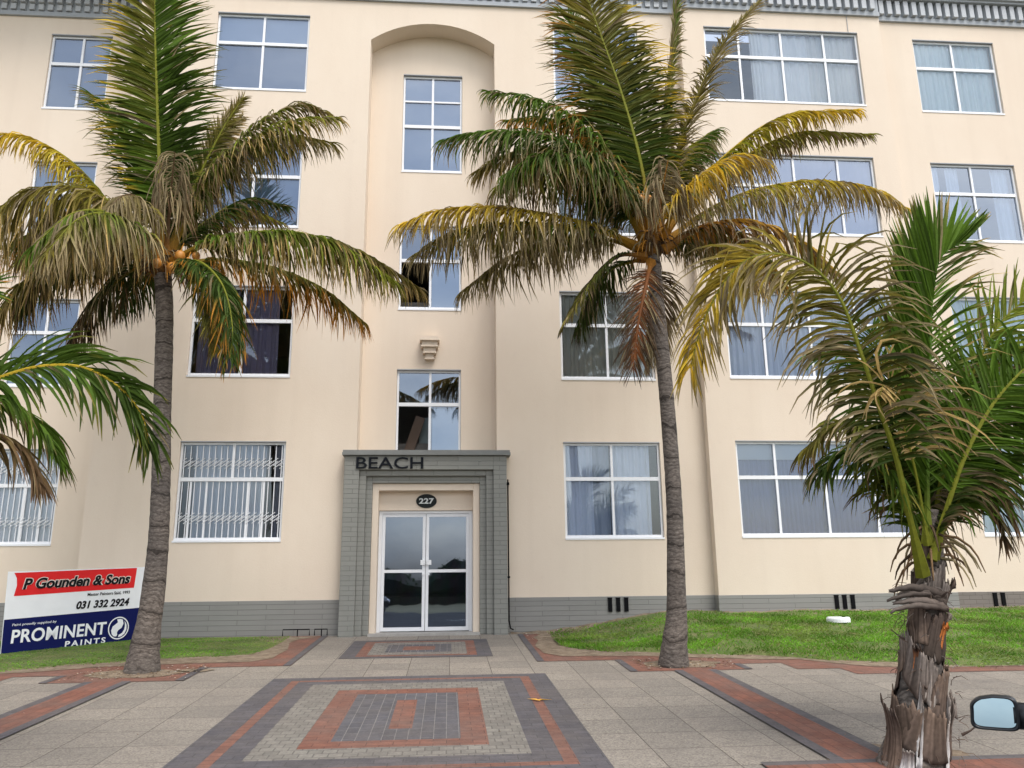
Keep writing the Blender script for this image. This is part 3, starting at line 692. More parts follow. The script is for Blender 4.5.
for s_ in (.15,1.85): sbox(mb,s_-.025,s_+.025,-.3,1.1,-.07,-.022)
mb.build('sign_post',M['sgsteel'],SG)
Rs=Matrix((dv,up,nn)).transposed().to_4x4()
def stext(s,s0,t0,w_,h_,mat,d,shear=0,off=0,ext=.0015,nm='lettering',space=1.0,rotz=0):
    R2=Rs@Matrix.Rotation(rotz,4,'Z')
    return text(s,.2,mat,nm,SG,SP(s0,t0,d),R2,ext,shear,off,width=w_,height=h_,space=space)
stext('P Gounden & Sons',.205,.850,1.60,.172,M['sgo'],.006,.22,.016,rotz=.006)
stext('P Gounden & Sons',.215,.858,1.575,.155,M['sgk'],.010,.22,.007,rotz=.006)
stext('Master Painters Said, 1993',1.14,.708,.66,.052,M['sgk'],.006,0,.001)
stext('031 332 2924',.985,.53,.815,.118,M['sgk'],.006,.22,.007)
stext('Paint proudly supplied by',.12,.358,.60,.042,M['sgw'],.006,.15,.0)
stext('PROMINENT',.12,.132,1.345,.185,M['sgw'],.006,.06,.0045,space=1.04)
stext('PAINTS',.86,.005,.60,.085,M['sgw'],.006,.06,.005,space=1.35)
mb=MB(); cx_,cy_=1.655,.205; 
def arcp(r,a0,a1,n=20,ox=0,oy=0): return [(cx_+ox+r*cos(a0+(a1-a0)*k/n),cy_+oy+r*1.02*sin(a0+(a1-a0)*k/n)) for k in range(n+1)]
def band(P,Q,d=.006):
    for (a,b),(c,e) in zip(zip(P,Q),zip(P[1:],Q[1:])): spoly(mb,[a,b,e,c],d)
band(arcp(.165,0,2*pi,40),arcp(.148,0,2*pi,40))
# inner swirl: white mass with two curved navy commas left out
def rp(x,y): return (cx_+x,cy_+y*1.02)
NA=[(-.10,-.085),(-.115,-.03),(-.095,.03),(-.05,.06),(-.015,.085),(-.03,.128),(.02,.132),(.06,.118),(.075,.06),(.05,.0),(.0,-.03),(-.02,-.06),(-.015,-.10),(-.03,-.12),(-.07,-.115)]
mb.poly([SP(*rp(x,y),.006) for x,y in NA][::-1])
NB=[(.09,.10),(.125,.04),(.128,-.03),(.10,-.09),(.05,-.125),(-.0,-.132),(.01,-.10),(.06,-.075),(.09,-.03),(.10,.03)]
mb.poly([SP(*rp(x,y),.0065) for x,y in NB][::-1])
mb.build('round_logo',M['sgw'],SG)


# ------------------------------------------------------------------ palms
FR=json.loads(r'''{"p1": {"base": [-3.6, 10.3, 0.46], "label": "tall palm with orange nuts and slim curved trunk, beside the painters sign board", "seed": 1, "trunk": [[-3.593, 10.3, 0.424], [-3.586, 10.3, 0.716], [-3.564, 10.3, 1.035], [-3.547, 10.3, 1.348], [-3.541, 10.3, 2.001], [-3.578, 10.3, 2.737], [-3.634, 10.3, 3.499], [-3.691, 10.3, 4.423], [-3.734, 10.3, 4.968], [-3.796, 10.3, 5.455]], "rad": [0.215, 0.172, 0.14, 0.135, 0.118, 0.112, 0.108, 0.108, 0.108, 0.108], "fronds": [
{"p": [[-3.843, 10.3, 5.695], [-3.907, 10.2, 6.633], [-4.11, 10.3, 8.055], [-4.322, 10.5, 9.326], [-4.558, 10.8, 10.782]], "c": ["DG", "G", "OL"], "L": 1.02, "N": [0.1, -1, 0.15], "a": [74, 30], "g": 0.3, "dry": 0.75, "V": 0.1, "rb": "O", "side": [1, 0.9], "n": 170, "w": 0.046, "jit": 5, "lv": [0.8, 1.08], "c2": ["G", "OL", "Y"]}, 
{"p": [[-3.86, 10.38, 5.728], [-3.925, 10.28, 6.673], [-4.128, 10.38, 8.106], [-4.333, 10.58, 9.302]], "c": ["DG", "DG", "G"], "L": 0.85, "N": [0.0, -1, 0.2], "a": [70, 34], "g": 0.35, "dry": 0.85, "V": 0.3, "n": 110, "w": 0.04, "jit": 9}, 
{"p": [[-3.859, 10.4, 5.78], [-4.431, 11.0, 7.108], [-5.139, 11.5, 8.447], [-5.766, 11.9, 9.121]], "c": ["DG", "G", "OL"], "L": 0.8, "a": [60, 25], "g": 0.7}, 
{"p": [[-3.818, 10.4, 5.766], [-3.694, 10.8, 6.947], [-3.47, 11.2, 8.155], [-3.281, 11.5, 8.906]], "c": ["DG", "OL", "GR"], "L": 0.42, "a": [40, 20], "g": 0.5, "dry": 0.5, "N": [0.6, -0.5, 0.6]}, 
{"p": [[-3.756, 10.3, 5.726], [-3.322, 10.3, 6.851], [-2.835, 10.4, 7.663], [-2.255, 10.5, 8.162], [-1.842, 10.6, 8.144]], "c": ["G", "OL", "B"], "L": 0.67, "a": [58, 25], "g": 2.56, "dry": 0.55, "dead": 0.15}, 
{"p": [[-3.756, 10.3, 5.726], [-3.271, 10.4, 7.058], [-2.641, 10.3, 7.563], [-2.131, 10.3, 7.817], [-1.604, 10.3, 7.868]], "c": ["G", "YG", "T"], "L": 0.648, "a": [55, 25], "g": 2.88, "dry": 0.45, "dead": 0.2}, 
{"p": [[-3.889, 10.6, 5.819], [-3.636, 11.3, 6.687], [-3.216, 11.8, 7.304], [-2.662, 12.1, 7.364]], "c": ["DG", "DG", "B"], "L": 0.648, "g": 2.24, "dry": 0.6}, 
{"p": [[-3.661, 10.2, 5.601], [-3.194, 10.0, 5.795], [-2.603, 9.9, 5.905], [-1.964, 9.9, 5.921], [-1.389, 10.0, 5.766], [-0.69, 10.1, 5.326]], "c": ["G", "YG", "T"], "L": 0.864, "g": 3.52, "a": [70, 25], "dry": 0.62, "dead": 0.12}, 
{"p": [[-3.73, 10.4, 5.653], [-3.098, 10.6, 5.807], [-2.369, 10.7, 5.714], [-1.737, 10.7, 5.43], [-1.185, 10.7, 4.971]], "c": ["DG", "OL", "O"], "L": 0.778, "g": 3.52, "a": [68, 30], "dry": 0.45}, 
{"p": [[-3.656, 10.2, 5.545], [-3.164, 9.7, 5.407], [-2.73, 9.3, 4.958], [-2.522, 9.1, 4.394], [-2.489, 9.0, 3.969]], "c": ["DG", "DG", "O"], "L": 0.67, "g": 2.24, "dry": 0.7, "a": [60, 30]}, 
{"p": [[-3.715, 10.3, 5.556], [-3.372, 9.9, 5.403], [-3.042, 9.6, 5.0], [-2.828, 9.4, 4.486], [-2.738, 9.3, 4.122]], "c": ["DG", "OL", "DB"], "L": 0.55, "g": 1.3, "a": [60, 30]}, 
{"p": [[-3.826, 10.6, 5.703], [-3.593, 11.1, 5.971], [-3.304, 11.4, 5.738], [-3.105, 11.6, 5.266]], "c": ["DG", "DG", "B"], "L": 0.648, "g": 2.56}, 
{"p": [[-3.972, 10.4, 5.591], [-4.322, 10.6, 5.634], [-4.65, 10.7, 5.377], [-4.914, 10.8, 5.005], [-5.101, 10.9, 4.649]], "c": ["DG", "DB", "B"], "L": 0.67, "g": 2.56, "dry": 0.6, "a": [60, 30], "rc": "OL"}, 
{"p": [[-3.878, 10.2, 5.597], [-4.24, 10.0, 6.163], [-4.733, 9.9, 6.454], [-5.233, 9.9, 6.468], [-5.633, 9.9, 6.217], [-5.992, 9.9, 5.726]], "c": ["OL", "OL", "T"], "L": 1.242, "g": 4.16, "a": [62, 30], "dry": 0.62, "dead": 0.18}, 
{"p": [[-3.878, 10.2, 5.597], [-3.928, 9.6, 5.75], [-4.092, 9.1, 5.776], [-4.288, 8.7, 5.542], [-4.462, 8.4, 5.044]], "c": ["OL", "G", "T"], "L": 1.026, "g": 3.84, "a": [62, 30], "dry": 0.55, "dead": 0.25}, 
{"p": [[-3.972, 10.4, 5.734], [-4.545, 10.5, 6.393], [-5.245, 10.6, 7.181], [-5.897, 10.6, 7.577], [-6.508, 10.6, 7.633]], "c": ["YG", "Y", "T"], "L": 0.594, "g": 3.2, "a": [58, 25], "dry": 0.75, "dead": 0.03}, 
{"p": [[-4.081, 10.7, 5.797], [-4.928, 11.2, 6.402], [-5.843, 11.6, 6.721], [-6.685, 11.9, 6.509]], "c": ["G", "DG", "O"], "L": 1.08, "g": 3.52, "dry": 0.6}, 
{"p": [[-4.015, 10.5, 5.688], [-4.509, 10.6, 5.922], [-5.032, 10.6, 5.881], [-5.448, 10.6, 5.54], [-5.706, 10.6, 5.039]], "c": ["DG", "DG", "B"], "L": 0.918, "g": 3.52, "dry": 0.6, "a": [62, 30]}, 
{"p": [[-3.746, 10.2, 5.698], [-3.702, 10.05, 6.201], [-3.653, 9.9, 6.63], [-3.594, 9.75, 6.953]], "c": ["GR", "GR", "B"], "L": 0.78, "g": 7.0, "a": [50, 60], "dry": 0.6, "rc": "B", "n": 60, "t0": 0.45, "w": 0.022, "jit": 18}, 
{"p": [[-3.823, 10.2, 5.697], [-3.848, 9.9, 5.986], [-3.909, 9.6, 6.186], [-3.97, 9.3, 6.101], [-4.063, 9.1, 5.829]], "c": ["OL", "GR", "GR"], "L": 0.85, "g": 6, "a": [60, 40], "rc": "B", "n": 60, "t0": 0.3, "dead": 0.4}, 
{"p": [[-4.06, 10.8, 5.779], [-4.56, 11.5, 5.83], [-4.964, 11.9, 5.495]], "c": ["DG", "DG", "DB"], "L": 0.648, "g": 2.56}, 
{"p": [[-3.962, 10.8, 5.9], [-4.31, 11.7, 7.139], [-4.474, 12.3, 8.234], [-4.437, 12.7, 8.647]], "c": ["DG", "G", "OL"], "L": 0.7, "g": 1.2}, 
{"p": [[-3.818, 10.4, 5.766], [-3.704, 10.845, 6.882], [-3.493, 11.303, 8.005], [-3.318, 11.667, 8.661]], "c": ["DG", "OL", "T"], "L": 0.399, "a": [40, 20], "g": 0.5, "dry": 0.466, "N": [0.6, -0.5, 0.6], "dead": 0.101}, 
{"p": [[-3.756, 10.3, 5.726], [-3.302, 10.522, 7.054], [-2.713, 10.581, 7.554], [-2.249, 10.757, 7.803], [-1.77, 10.946, 7.848]], "c": ["G", "OL", "GR"], "L": 0.673, "a": [55, 25], "g": 2.88, "dry": 0.587, "dead": 0.075}, 
{"p": [[-3.889, 10.6, 5.819], [-3.657, 11.298, 6.612], [-3.264, 11.796, 7.132], [-2.739, 12.093, 7.085]], "c": ["OL", "YG", "B"], "L": 0.614, "g": 2.24, "dry": 0.581, "dead": 0.126}, 
{"p": [[-3.661, 10.2, 5.601], [-3.154, 10.026, 5.795], [-2.512, 9.959, 5.904], [-1.815, 9.995, 5.92], [-1.179, 10.135, 5.765], [-0.416, 10.276, 5.324]], "c": ["DG", "OL", "T"], "L": 0.74, "g": 3.52, "a": [70, 25], "dry": 0.401, "dead": 0.188}, 
{"p": [[-3.878, 10.2, 5.597], [-4.198, 10.088, 6.164], [-4.635, 10.102, 6.457], [-5.074, 10.228, 6.473], [-5.409, 10.364, 6.224], [-5.699, 10.506, 5.735]], "c": ["OL", "YG", "B"], "L": 1.007, "g": 4.16, "a": [62, 30], "dry": 0.435, "dead": 0.109}, 
{"p": [[-3.878, 10.2, 5.597], [-3.888, 9.572, 5.724], [-4.001, 9.037, 5.717], [-4.14, 8.597, 5.446], [-4.253, 8.254, 4.908]], "c": ["G", "OL", "GR"], "L": 0.882, "g": 3.84, "a": [62, 30], "dry": 0.385, "dead": 0.177}, 
{"p": [[-4.081, 10.7, 5.797], [-4.865, 11.353, 6.425], [-5.698, 11.952, 6.774], [-6.449, 12.473, 6.595]], "c": ["DG", "OL", "T"], "L": 1.106, "g": 3.52, "dry": 0.495, "dead": 0.068}, 
{"p": [[-4.015, 10.5, 5.688], [-4.565, 10.573, 5.871], [-5.161, 10.538, 5.765], [-5.658, 10.499, 5.351], [-6.003, 10.457, 4.772]], "c": ["DG", "OL", "T"], "L": 0.858, "g": 3.52, "dry": 0.493, "a": [62, 30], "dead": 0.125}], "crown": [-3.825, 10.3, 5.639], "cr": 0.16, "nuts": [[-3.8, 10.05, 5.662], [-3.783, 10.02, 5.511], [-3.513, 10.05, 5.627], [-3.327, 10.1, 5.652], [-3.388, 10.0, 5.525], [-4.021, 10.1, 5.734], [-3.972, 10.2, 5.651], [-3.617, 10.1, 5.478]], "nr": 0.062}, "p2": {"base": [2.75, 9.95, 0.44], "label": "tall palm with yellowing fronds in the paving right of the entrance path", "seed": 2, "trunk": [[2.708, 9.95, 0.41], [2.737, 9.95, 0.695], [2.779, 9.95, 0.984], [2.798, 9.95, 1.338], [2.833, 9.95, 2.31], [2.827, 9.95, 3.2], [2.807, 9.95, 3.992], [2.766, 9.95, 4.953], [2.733, 9.95, 5.883]], "rad": [0.195, 0.155, 0.128, 0.115, 0.1, 0.096, 0.094, 0.092, 0.092], "fronds": [
{"p": [[2.709, 9.95, 5.956], [2.624, 9.85, 6.947], [2.419, 9.95, 8.17], [2.142, 10.15, 9.462], [1.879, 10.35, 10.67]], "c": ["DG", "OL", "Y"], "L": 1.1, "N": [0.15, -1, 0.1], "a": [76, 32], "g": 0.45, "dry": 0.7, "V": 0.1, "n": 170, "w": 0.046, "jit": 5, "lv": [0.8, 1.08], "c2": ["DG", "OL", "O"]}, 
{"p": [[2.751, 10.05, 6.001], [2.678, 10.0, 7.031], [2.483, 10.1, 8.223], [2.243, 10.3, 9.409]], "c": ["DG", "DG", "OL"], "L": 0.9, "N": [0.1, -1, 0.2], "a": [72, 34], "g": 0.4, "dry": 0.8, "V": 0.3, "n": 110, "w": 0.04, "jit": 9}, 
{"p": [[2.711, 10.15, 6.119], [2.495, 10.55, 7.65], [2.169, 10.95, 9.264], [1.881, 11.15, 10.41]], "c": ["DG", "G", "OL"], "L": 0.95, "N": [0, -1, 0.3], "a": [66, 26], "g": 0.5, "V": 0.1, "dry": 0.8}, 
{"p": [[2.824, 10.15, 6.121], [3.07, 10.35, 7.555], [3.32, 10.55, 8.861], [3.521, 10.65, 10.19], [3.677, 10.75, 11.22]], "c": ["OL", "G", "GR"], "L": 0.5, "N": [0.75, -0.6, 0.2], "a": [30, 16], "g": 0.4, "dry": 0.5, "rc": "YG"}, 
{"p": [[2.839, 10.05, 6.077], [3.108, 10.05, 7.072], [3.458, 10.05, 8.035], [3.983, 10.05, 9.135], [4.716, 10.05, 10.037]], "c": ["OL", "OL", "GR"], "L": 0.62, "N": [-0.7, -0.5, 0.6], "a": [52, 28], "g": 0.6, "dry": 0.45, "rc": "OL", "w": 0.02, "dead": 0.3, "side": [1, 0.7]}, 
{"p": [[2.642, 9.95, 5.983], [2.246, 9.85, 6.935], [1.672, 9.85, 7.713], [1.101, 9.95, 8.069], [0.514, 10.05, 8.206]], "c": ["G", "G", "T"], "L": 0.626, "g": 2.88, "a": [55, 25], "dry": 0.7}, 
{"p": [[2.64, 9.95, 5.954], [2.154, 9.65, 6.676], [1.582, 9.55, 7.104], [0.981, 9.55, 7.275], [0.353, 9.55, 7.252], [-0.082, 9.55, 7.134]], "c": ["DG", "G", "GR"], "L": 0.81, "g": 2.4, "a": [52, 22], "dry": 0.6, "dead": 0.12, "w": 0.028}, 
{"p": [[2.625, 9.95, 5.924], [2.189, 9.65, 6.53], [1.693, 9.45, 6.845], [1.152, 9.35, 6.843], [0.693, 9.35, 6.543]], "c": ["DG", "G", "GR"], "L": 0.994, "g": 3.52, "a": [62, 30], "dry": 0.68, "dead": 0.15}, 
{"p": [[2.593, 9.95, 5.836], [1.986, 9.75, 6.022], [1.239, 9.65, 6.157], [0.514, 9.65, 6.237], [-0.139, 9.65, 6.176], [-0.626, 9.65, 5.966]], "c": ["OL", "Y", "GR"], "L": 0.886, "g": 3.84, "a": [68, 25], "dry": 0.5, "rb": "O", "dead": 0.12, "rc": "Y"}, 
{"p": [[2.617, 10.05, 5.85], [2.054, 10.25, 6.102], [1.32, 10.35, 6.069], [0.687, 10.35, 5.756], [0.163, 10.35, 5.307]], "c": ["OL", "OL", "GR"], "L": 0.778, "g": 3.52, "dry": 0.5, "dead": 0.25, "a": [66, 30]}, 
{"p": [[2.642, 9.95, 5.721], [2.235, 9.85, 5.67], [1.852, 9.75, 5.284], [1.587, 9.65, 4.859], [1.425, 9.65, 4.588]], "c": ["DG", "OL", "DB"], "L": 0.42, "g": 1.2, "a": [50, 25], "rc": "DB"}, 
{"p": [[2.679, 9.85, 5.594], [2.463, 9.35, 5.075], [2.285, 9.15, 4.48], [2.174, 9.05, 3.911]], "c": ["DR", "DR", "DB"], "L": 0.62, "N": [0, -1, 0.3], "g": 0.5, "a": [48, 25], "dry": 0.2, "rc": "DR", "w": 0.018, "V": 0.1}, 
{"p": [[2.817, 10.15, 5.72], [3.064, 10.75, 5.537], [3.057, 10.95, 4.993], [2.911, 11.05, 4.565]], "c": ["DB", "B", "GR"], "L": 0.7, "g": 1.2, "dry": 0.4, "dead": 0.4}, 
{"p": [[2.879, 9.95, 6.018], [3.31, 9.95, 6.642], [4.002, 10.05, 7.415], [4.885, 10.15, 8.055], [6.074, 10.25, 8.264]], "c": ["G", "Y", "B"], "L": 0.54, "g": 2.88, "a": [55, 22], "dry": 0.75, "rc": "Y"}, 
{"p": [[2.863, 9.85, 5.944], [3.009, 9.55, 6.358], [3.333, 9.35, 6.669], [3.759, 9.25, 6.874], [4.074, 9.15, 6.756]], "c": ["Y", "Y", "GR"], "L": 0.842, "g": 4.16, "a": [64, 30], "dry": 0.4, "rc": "Y", "dead": 0.12}, 
{"p": [[2.901, 9.95, 5.902], [3.54, 10.05, 6.44], [4.331, 10.15, 6.851], [5.286, 10.25, 7.074], [6.137, 10.35, 7.039], [6.73, 10.45, 6.783]], "c": ["YG", "Y", "GR"], "L": 0.67, "g": 4.16, "a": [68, 28], "dry": 0.36, "rc": "Y", "rb": "O"}, 
{"p": [[2.867, 9.85, 5.771], [3.315, 9.65, 6.01], [3.899, 9.55, 6.065], [4.497, 9.55, 5.879], [5.099, 9.55, 5.34]], "c": ["O", "Y", "B"], "L": 0.594, "g": 2.56, "a": [60, 28], "dry": 0.4, "dead": 0.25, "rc": "B"}, 
{"p": [[2.983, 10.25, 5.944], [3.686, 10.75, 6.411], [4.442, 11.15, 6.443], [5.034, 11.35, 5.959]], "c": ["DG", "OL", "GR"], "L": 0.756, "g": 3.2, "dry": 0.5}, 
{"p": [[2.934, 10.35, 6.137], [3.366, 10.95, 7.233], [3.86, 11.45, 8.214], [4.489, 11.95, 8.901]], "c": ["DG", "G", "GR"], "L": 0.756, "g": 2.24, "dry": 0.6}, 
{"p": [[2.751, 9.85, 5.913], [2.79, 9.65, 6.329], [2.806, 9.45, 6.59], [2.846, 9.35, 6.827]], "c": ["GR", "GR", "B"], "L": 0.8, "g": 6, "dry": 0.4, "a": [55, 55], "n": 50, "t0": 0.4, "dead": 0.6, "rc": "O"}, 
{"p": [[2.68, 10.15, 5.776], [2.29, 10.65, 5.79], [2.04, 10.95, 5.437], [1.883, 11.15, 5.039]], "c": ["DG", "DG", "DB"], "L": 0.648, "g": 2.56}, 
{"p": [[2.763, 10.25, 6.089], [2.634, 10.95, 7.129], [2.305, 11.55, 7.773], [1.796, 11.95, 7.881]], "c": ["DG", "DG", "B"], "L": 0.864, "g": 2.88}, 
{"p": [[2.642, 9.95, 5.983], [2.302, 9.954, 6.915], [1.8, 10.089, 7.667], [1.309, 10.338, 7.994], [0.807, 10.599, 8.1]], "c": ["DG", "G", "O"], "L": 0.593, "g": 2.88, "a": [55, 25], "dry": 0.386, "dead": 0.056}, 
{"p": [[2.64, 9.95, 5.954], [2.221, 9.719, 6.651], [1.737, 9.708, 7.047], [1.233, 9.807, 7.182], [0.709, 9.913, 7.12], [0.384, 10.025, 6.962]], "c": ["DG", "OL", "T"], "L": 0.796, "g": 2.4, "a": [52, 22], "dry": 0.55, "dead": 0.091, "w": 0.028}, 
{"p": [[2.625, 9.95, 5.924], [2.173, 9.708, 6.525], [1.656, 9.584, 6.833], [1.091, 9.568, 6.824], [0.607, 9.658, 6.516]], "c": ["OL", "YG", "B"], "L": 0.976, "g": 3.52, "a": [62, 30], "dry": 0.525, "dead": 0.135}, 
{"p": [[2.593, 9.95, 5.836], [2.01, 9.803, 5.984], [1.293, 9.773, 6.069], [0.602, 9.85, 6.094], [-0.014, 9.932, 5.973], [-0.463, 10.019, 5.701]], "c": ["G", "OL", "GR"], "L": 0.886, "g": 3.84, "a": [68, 25], "dry": 0.373, "rb": "O", "dead": 0.1, "rc": "Y"}, 
{"p": [[2.879, 9.95, 6.018], [3.368, 9.993, 6.592], [4.135, 10.149, 7.301], [5.101, 10.312, 7.869], [6.379, 10.478, 8.002]], "c": ["OL", "YG", "B"], "L": 0.445, "g": 2.88, "a": [55, 22], "dry": 0.549, "rc": "Y", "dead": 0.155}, 
{"p": [[2.867, 9.85, 5.771], [3.229, 9.767, 6.016], [3.701, 9.819, 6.079], [4.175, 9.987, 5.901], [4.645, 10.167, 5.371]], "c": ["DG", "G", "O"], "L": 0.504, "g": 2.56, "a": [60, 28], "dry": 0.558, "dead": 0.123, "rc": "B"}, 
{"p": [[2.983, 10.25, 5.944], [3.706, 10.93, 6.426], [4.489, 11.565, 6.478], [5.11, 12.025, 6.016]], "c": ["DG", "OL", "T"], "L": 0.686, "g": 3.2, "dry": 0.411, "dead": 0.145}, 
{"p": [[2.934, 10.35, 6.137], [3.328, 10.937, 7.206], [3.772, 11.42, 8.153], [4.346, 11.902, 8.801]], "c": ["OL", "YG", "B"], "L": 0.664, "g": 2.24, "dry": 0.516, "dead": 0.068}], "crown": [2.734, 9.95, 5.898], "cr": 0.15, "nuts": [[2.536, 9.7, 6.449], [2.595, 9.68, 6.367], [2.569, 9.7, 6.289], [2.65, 9.72, 6.447]], "nr": 0.05}, "p3": {"base": [3.08, 5.6, 0.25], "label": "young palm with shaggy husked trunk in the right foreground", "seed": 3, "trunk": [[3.098, 5.6, 0.151], [3.168, 5.6, 0.41], [3.24, 5.6, 0.727], [3.347, 5.6, 1.187], [3.441, 5.6, 1.597], [3.498, 5.6, 1.951]], "rad": [0.25, 0.18, 0.13, 0.108, 0.085, 0.05], "fronds": [
{"p": [[3.491, 5.65, 1.633], [3.788, 5.7, 2.032], [4.186, 5.75, 2.338], [4.602, 5.8, 2.423]], "c": ["G", "DG", "B"], "L": 0.62, "g": 2.0, "a": [66, 30], "dry": 0.8, "rc": "YG", "rb": "YG", "r": 0.02, "w": 0.026, "n": 70, "t0": 0.2}, 
{"p": [[3.396, 5.6, 1.598], [3.323, 5.65, 1.956], [3.197, 5.7, 2.255], [3.005, 5.75, 2.375], [2.784, 5.8, 2.269]], "c": ["G", "DG", "OL"], "L": 0.6, "g": 1.6, "a": [66, 30], "dry": 0.8, "rc": "YG", "rb": "YG", "r": 0.02, "w": 0.026, "n": 70, "t0": 0.2}, 
{"p": [[3.556, 5.8, 1.659], [3.651, 5.95, 2.21], [3.652, 6.05, 2.704], [3.595, 6.15, 3.145], [3.565, 6.25, 3.522]], "c": ["G", "G", "LG"], "L": 0.7, "N": [0, -0.8, 0.6], "g": 0.8, "a": [60, 28], "dry": 0.85, "rc": "YG", "rb": "YG", "r": 0.02, "w": 0.028, "n": 70}, 
{"p": [[3.602, 5.85, 1.66], [3.878, 6.05, 2.222], [4.165, 6.25, 2.745], [4.445, 6.35, 3.116]], "c": ["DG", "DG", "G"], "L": 0.7, "N": [0, -0.8, 0.6], "g": 0.8, "a": [60, 28], "dry": 0.85, "rc": "YG", "rb": "YG", "r": 0.02, "w": 0.028, "n": 70}, 
{"p": [[3.307, 5.5, 1.494], [3.16, 5.33, 1.903], [3.071, 5.25, 2.286], [2.98, 5.22, 2.61], [2.903, 5.25, 3.05], [2.813, 5.3, 3.479], [2.614, 5.35, 3.751], [2.337, 5.4, 3.83], [2.093, 5.45, 3.702], [1.879, 5.5, 3.355], [1.757, 5.55, 2.985]], "c": ["DG", "Y", "GR"], "L": 0.68, "cm": "OL", "N": [-0.45, -0.75, 0.5], "g": 1.25, "a": [74, 28], "dry": 0.6, "dead": 0.2, "w": 0.026, "rc": "YG", "rb": "YG", "t0": 0.22, "r": 0.026, "n": 150}, 
{"p": [[3.402, 5.55, 1.701], [3.531, 5.6, 2.465], [3.684, 5.65, 3.174], [3.772, 5.67, 3.605], [3.907, 5.7, 3.957], [4.178, 5.75, 4.14]], "c": ["G", "G", "T"], "L": 0.93, "N": [0, -1, 0.1], "g": 0.08, "jit": 2, "lv": [0.92, 1.05], "a": [36, 14], "dry": 0.88, "rc": "LG", "rb": "YG", "r": 0.024, "n": 90, "w": 0.06, "side": [0.0, 1], "V": 0.15, "dead": 0.02}, 
{"p": [[3.416, 5.56, 1.701], [3.545, 5.61, 2.467], [3.698, 5.66, 3.177], [3.787, 5.68, 3.609], [3.922, 5.71, 3.961], [4.193, 5.76, 4.145]], "c": ["G", "G", "T"], "L": 0.72, "N": [0, -1, 0.1], "g": 0.35, "jit": 4, "a": [52, 26], "dry": 0.7, "rc": "LG", "rb": "YG", "r": 0.012, "n": 70, "w": 0.026, "side": [1, 0], "V": 0.15, "dead": 0.08}, 
{"p": [[3.425, 5.55, 1.596], [3.56, 5.5, 1.978], [3.77, 5.5, 2.375], [4.12, 5.55, 2.8], [4.646, 5.65, 3.186], [5.013, 5.7, 3.287]], "c": ["G", "G", "LG"], "L": 0.72, "N": [0.3, -0.7, 0.7], "g": 0.9, "a": [62, 30], "dry": 0.85, "rc": "YG", "rb": "YG", "r": 0.024, "n": 70, "w": 0.03, "t0": 0.2}, 
{"p": [[3.491, 5.65, 1.74], [3.776, 5.7, 2.482], [4.14, 5.75, 3.127], [4.451, 5.8, 3.494], [4.935, 5.85, 3.847]], "c": ["LG", "YG", "LG"], "L": 0.6, "N": [-0.2, -1, 0.2], "g": 0.3, "a": [50, 25], "dry": 0.9, "rc": "YG", "rb": "YG", "r": 0.022, "n": 62, "w": 0.028, "t0": 0.25}, 
{"p": [[3.512, 5.7, 1.67], [3.879, 5.9, 2.204], [4.316, 6.05, 2.625], [4.792, 6.15, 2.729], [5.136, 6.25, 2.495]], "c": ["G", "G", "LG"], "L": 0.62, "g": 1.5, "a": [65, 30], "dry": 0.8, "rc": "YG", "rb": "YG", "r": 0.02, "w": 0.028}, 
{"p": [[3.426, 5.65, 1.599], [3.46, 5.85, 2.122], [3.354, 6.0, 2.532], [3.132, 6.1, 2.67], [2.844, 6.15, 2.475]], "c": ["G", "OL", "B"], "L": 0.62, "g": 1.7, "a": [62, 30], "dry": 0.7, "rc": "OL", "rb": "YG", "r": 0.02, "w": 0.028}, 
{"p": [[3.482, 5.7, 1.67], [3.621, 5.95, 2.288], [3.606, 6.15, 2.89], [3.456, 6.35, 3.284], [3.2, 6.45, 3.353]], "c": ["G", "G", "OL"], "L": 0.66, "g": 1.3, "a": [60, 28], "dry": 0.8, "rc": "YG", "rb": "YG", "r": 0.02, "w": 0.028}, 
{"p": [[3.386, 5.5, 1.596], [3.5, 5.5, 1.872], [3.661, 5.55, 2.09], [3.861, 5.6, 2.183], [4.026, 5.65, 2.026], [4.056, 5.65, 1.736]], "c": ["DG", "DB", "B"], "L": 0.42, "g": 2, "a": [60, 30], "dry": 0.5, "rc": "YG", "rb": "YG", "r": 0.018, "w": 0.024, "dead": 0.3}, 
{"p": [[3.353, 5.47, 1.698], [3.256, 5.35, 2.209], [3.14, 5.27, 2.621], [3.021, 5.19, 2.781], [2.924, 5.1, 2.688]], "c": ["T", "T", "GR"], "L": 0.72, "N": [0, -0.8, 0.6], "g": 1.6, "a": [66, 35], "dry": 0.9, "rc": "YG", "rb": "YG", "r": 0.016, "w": 0.022, "n": 26, "t0": 0.45, "side": [1, 0.35], "wind": [0.35, 0, 0]}, 
{"p": [[3.535, 5.7, 1.67], [3.985, 5.85, 2.43], [4.437, 5.95, 3.017], [4.905, 6.05, 3.304]], "c": ["G", "G", "LG"], "L": 0.6, "N": [0, -0.8, 0.6], "g": 0.7, "a": [58, 28], "dry": 0.9, "rc": "YG", "rb": "YG", "r": 0.02, "w": 0.028}], "crown": [3.452, 5.6, 1.681], "cr": 0.075}, "p4": {"base": [-3.6, 5.5, 0.25], "label": "young palm at the left edge, only its drooping green fronds in the picture", "seed": 4, "trunk": [[-3.62, 5.5, 0.2], [-3.61, 5.5, 0.5], [-3.58, 5.5, 1.0], [-3.55, 5.5, 1.5], [-3.582, 5.5, 1.94]], "rad": [0.25, 0.18, 0.15, 0.12, 0.06], "fronds": [
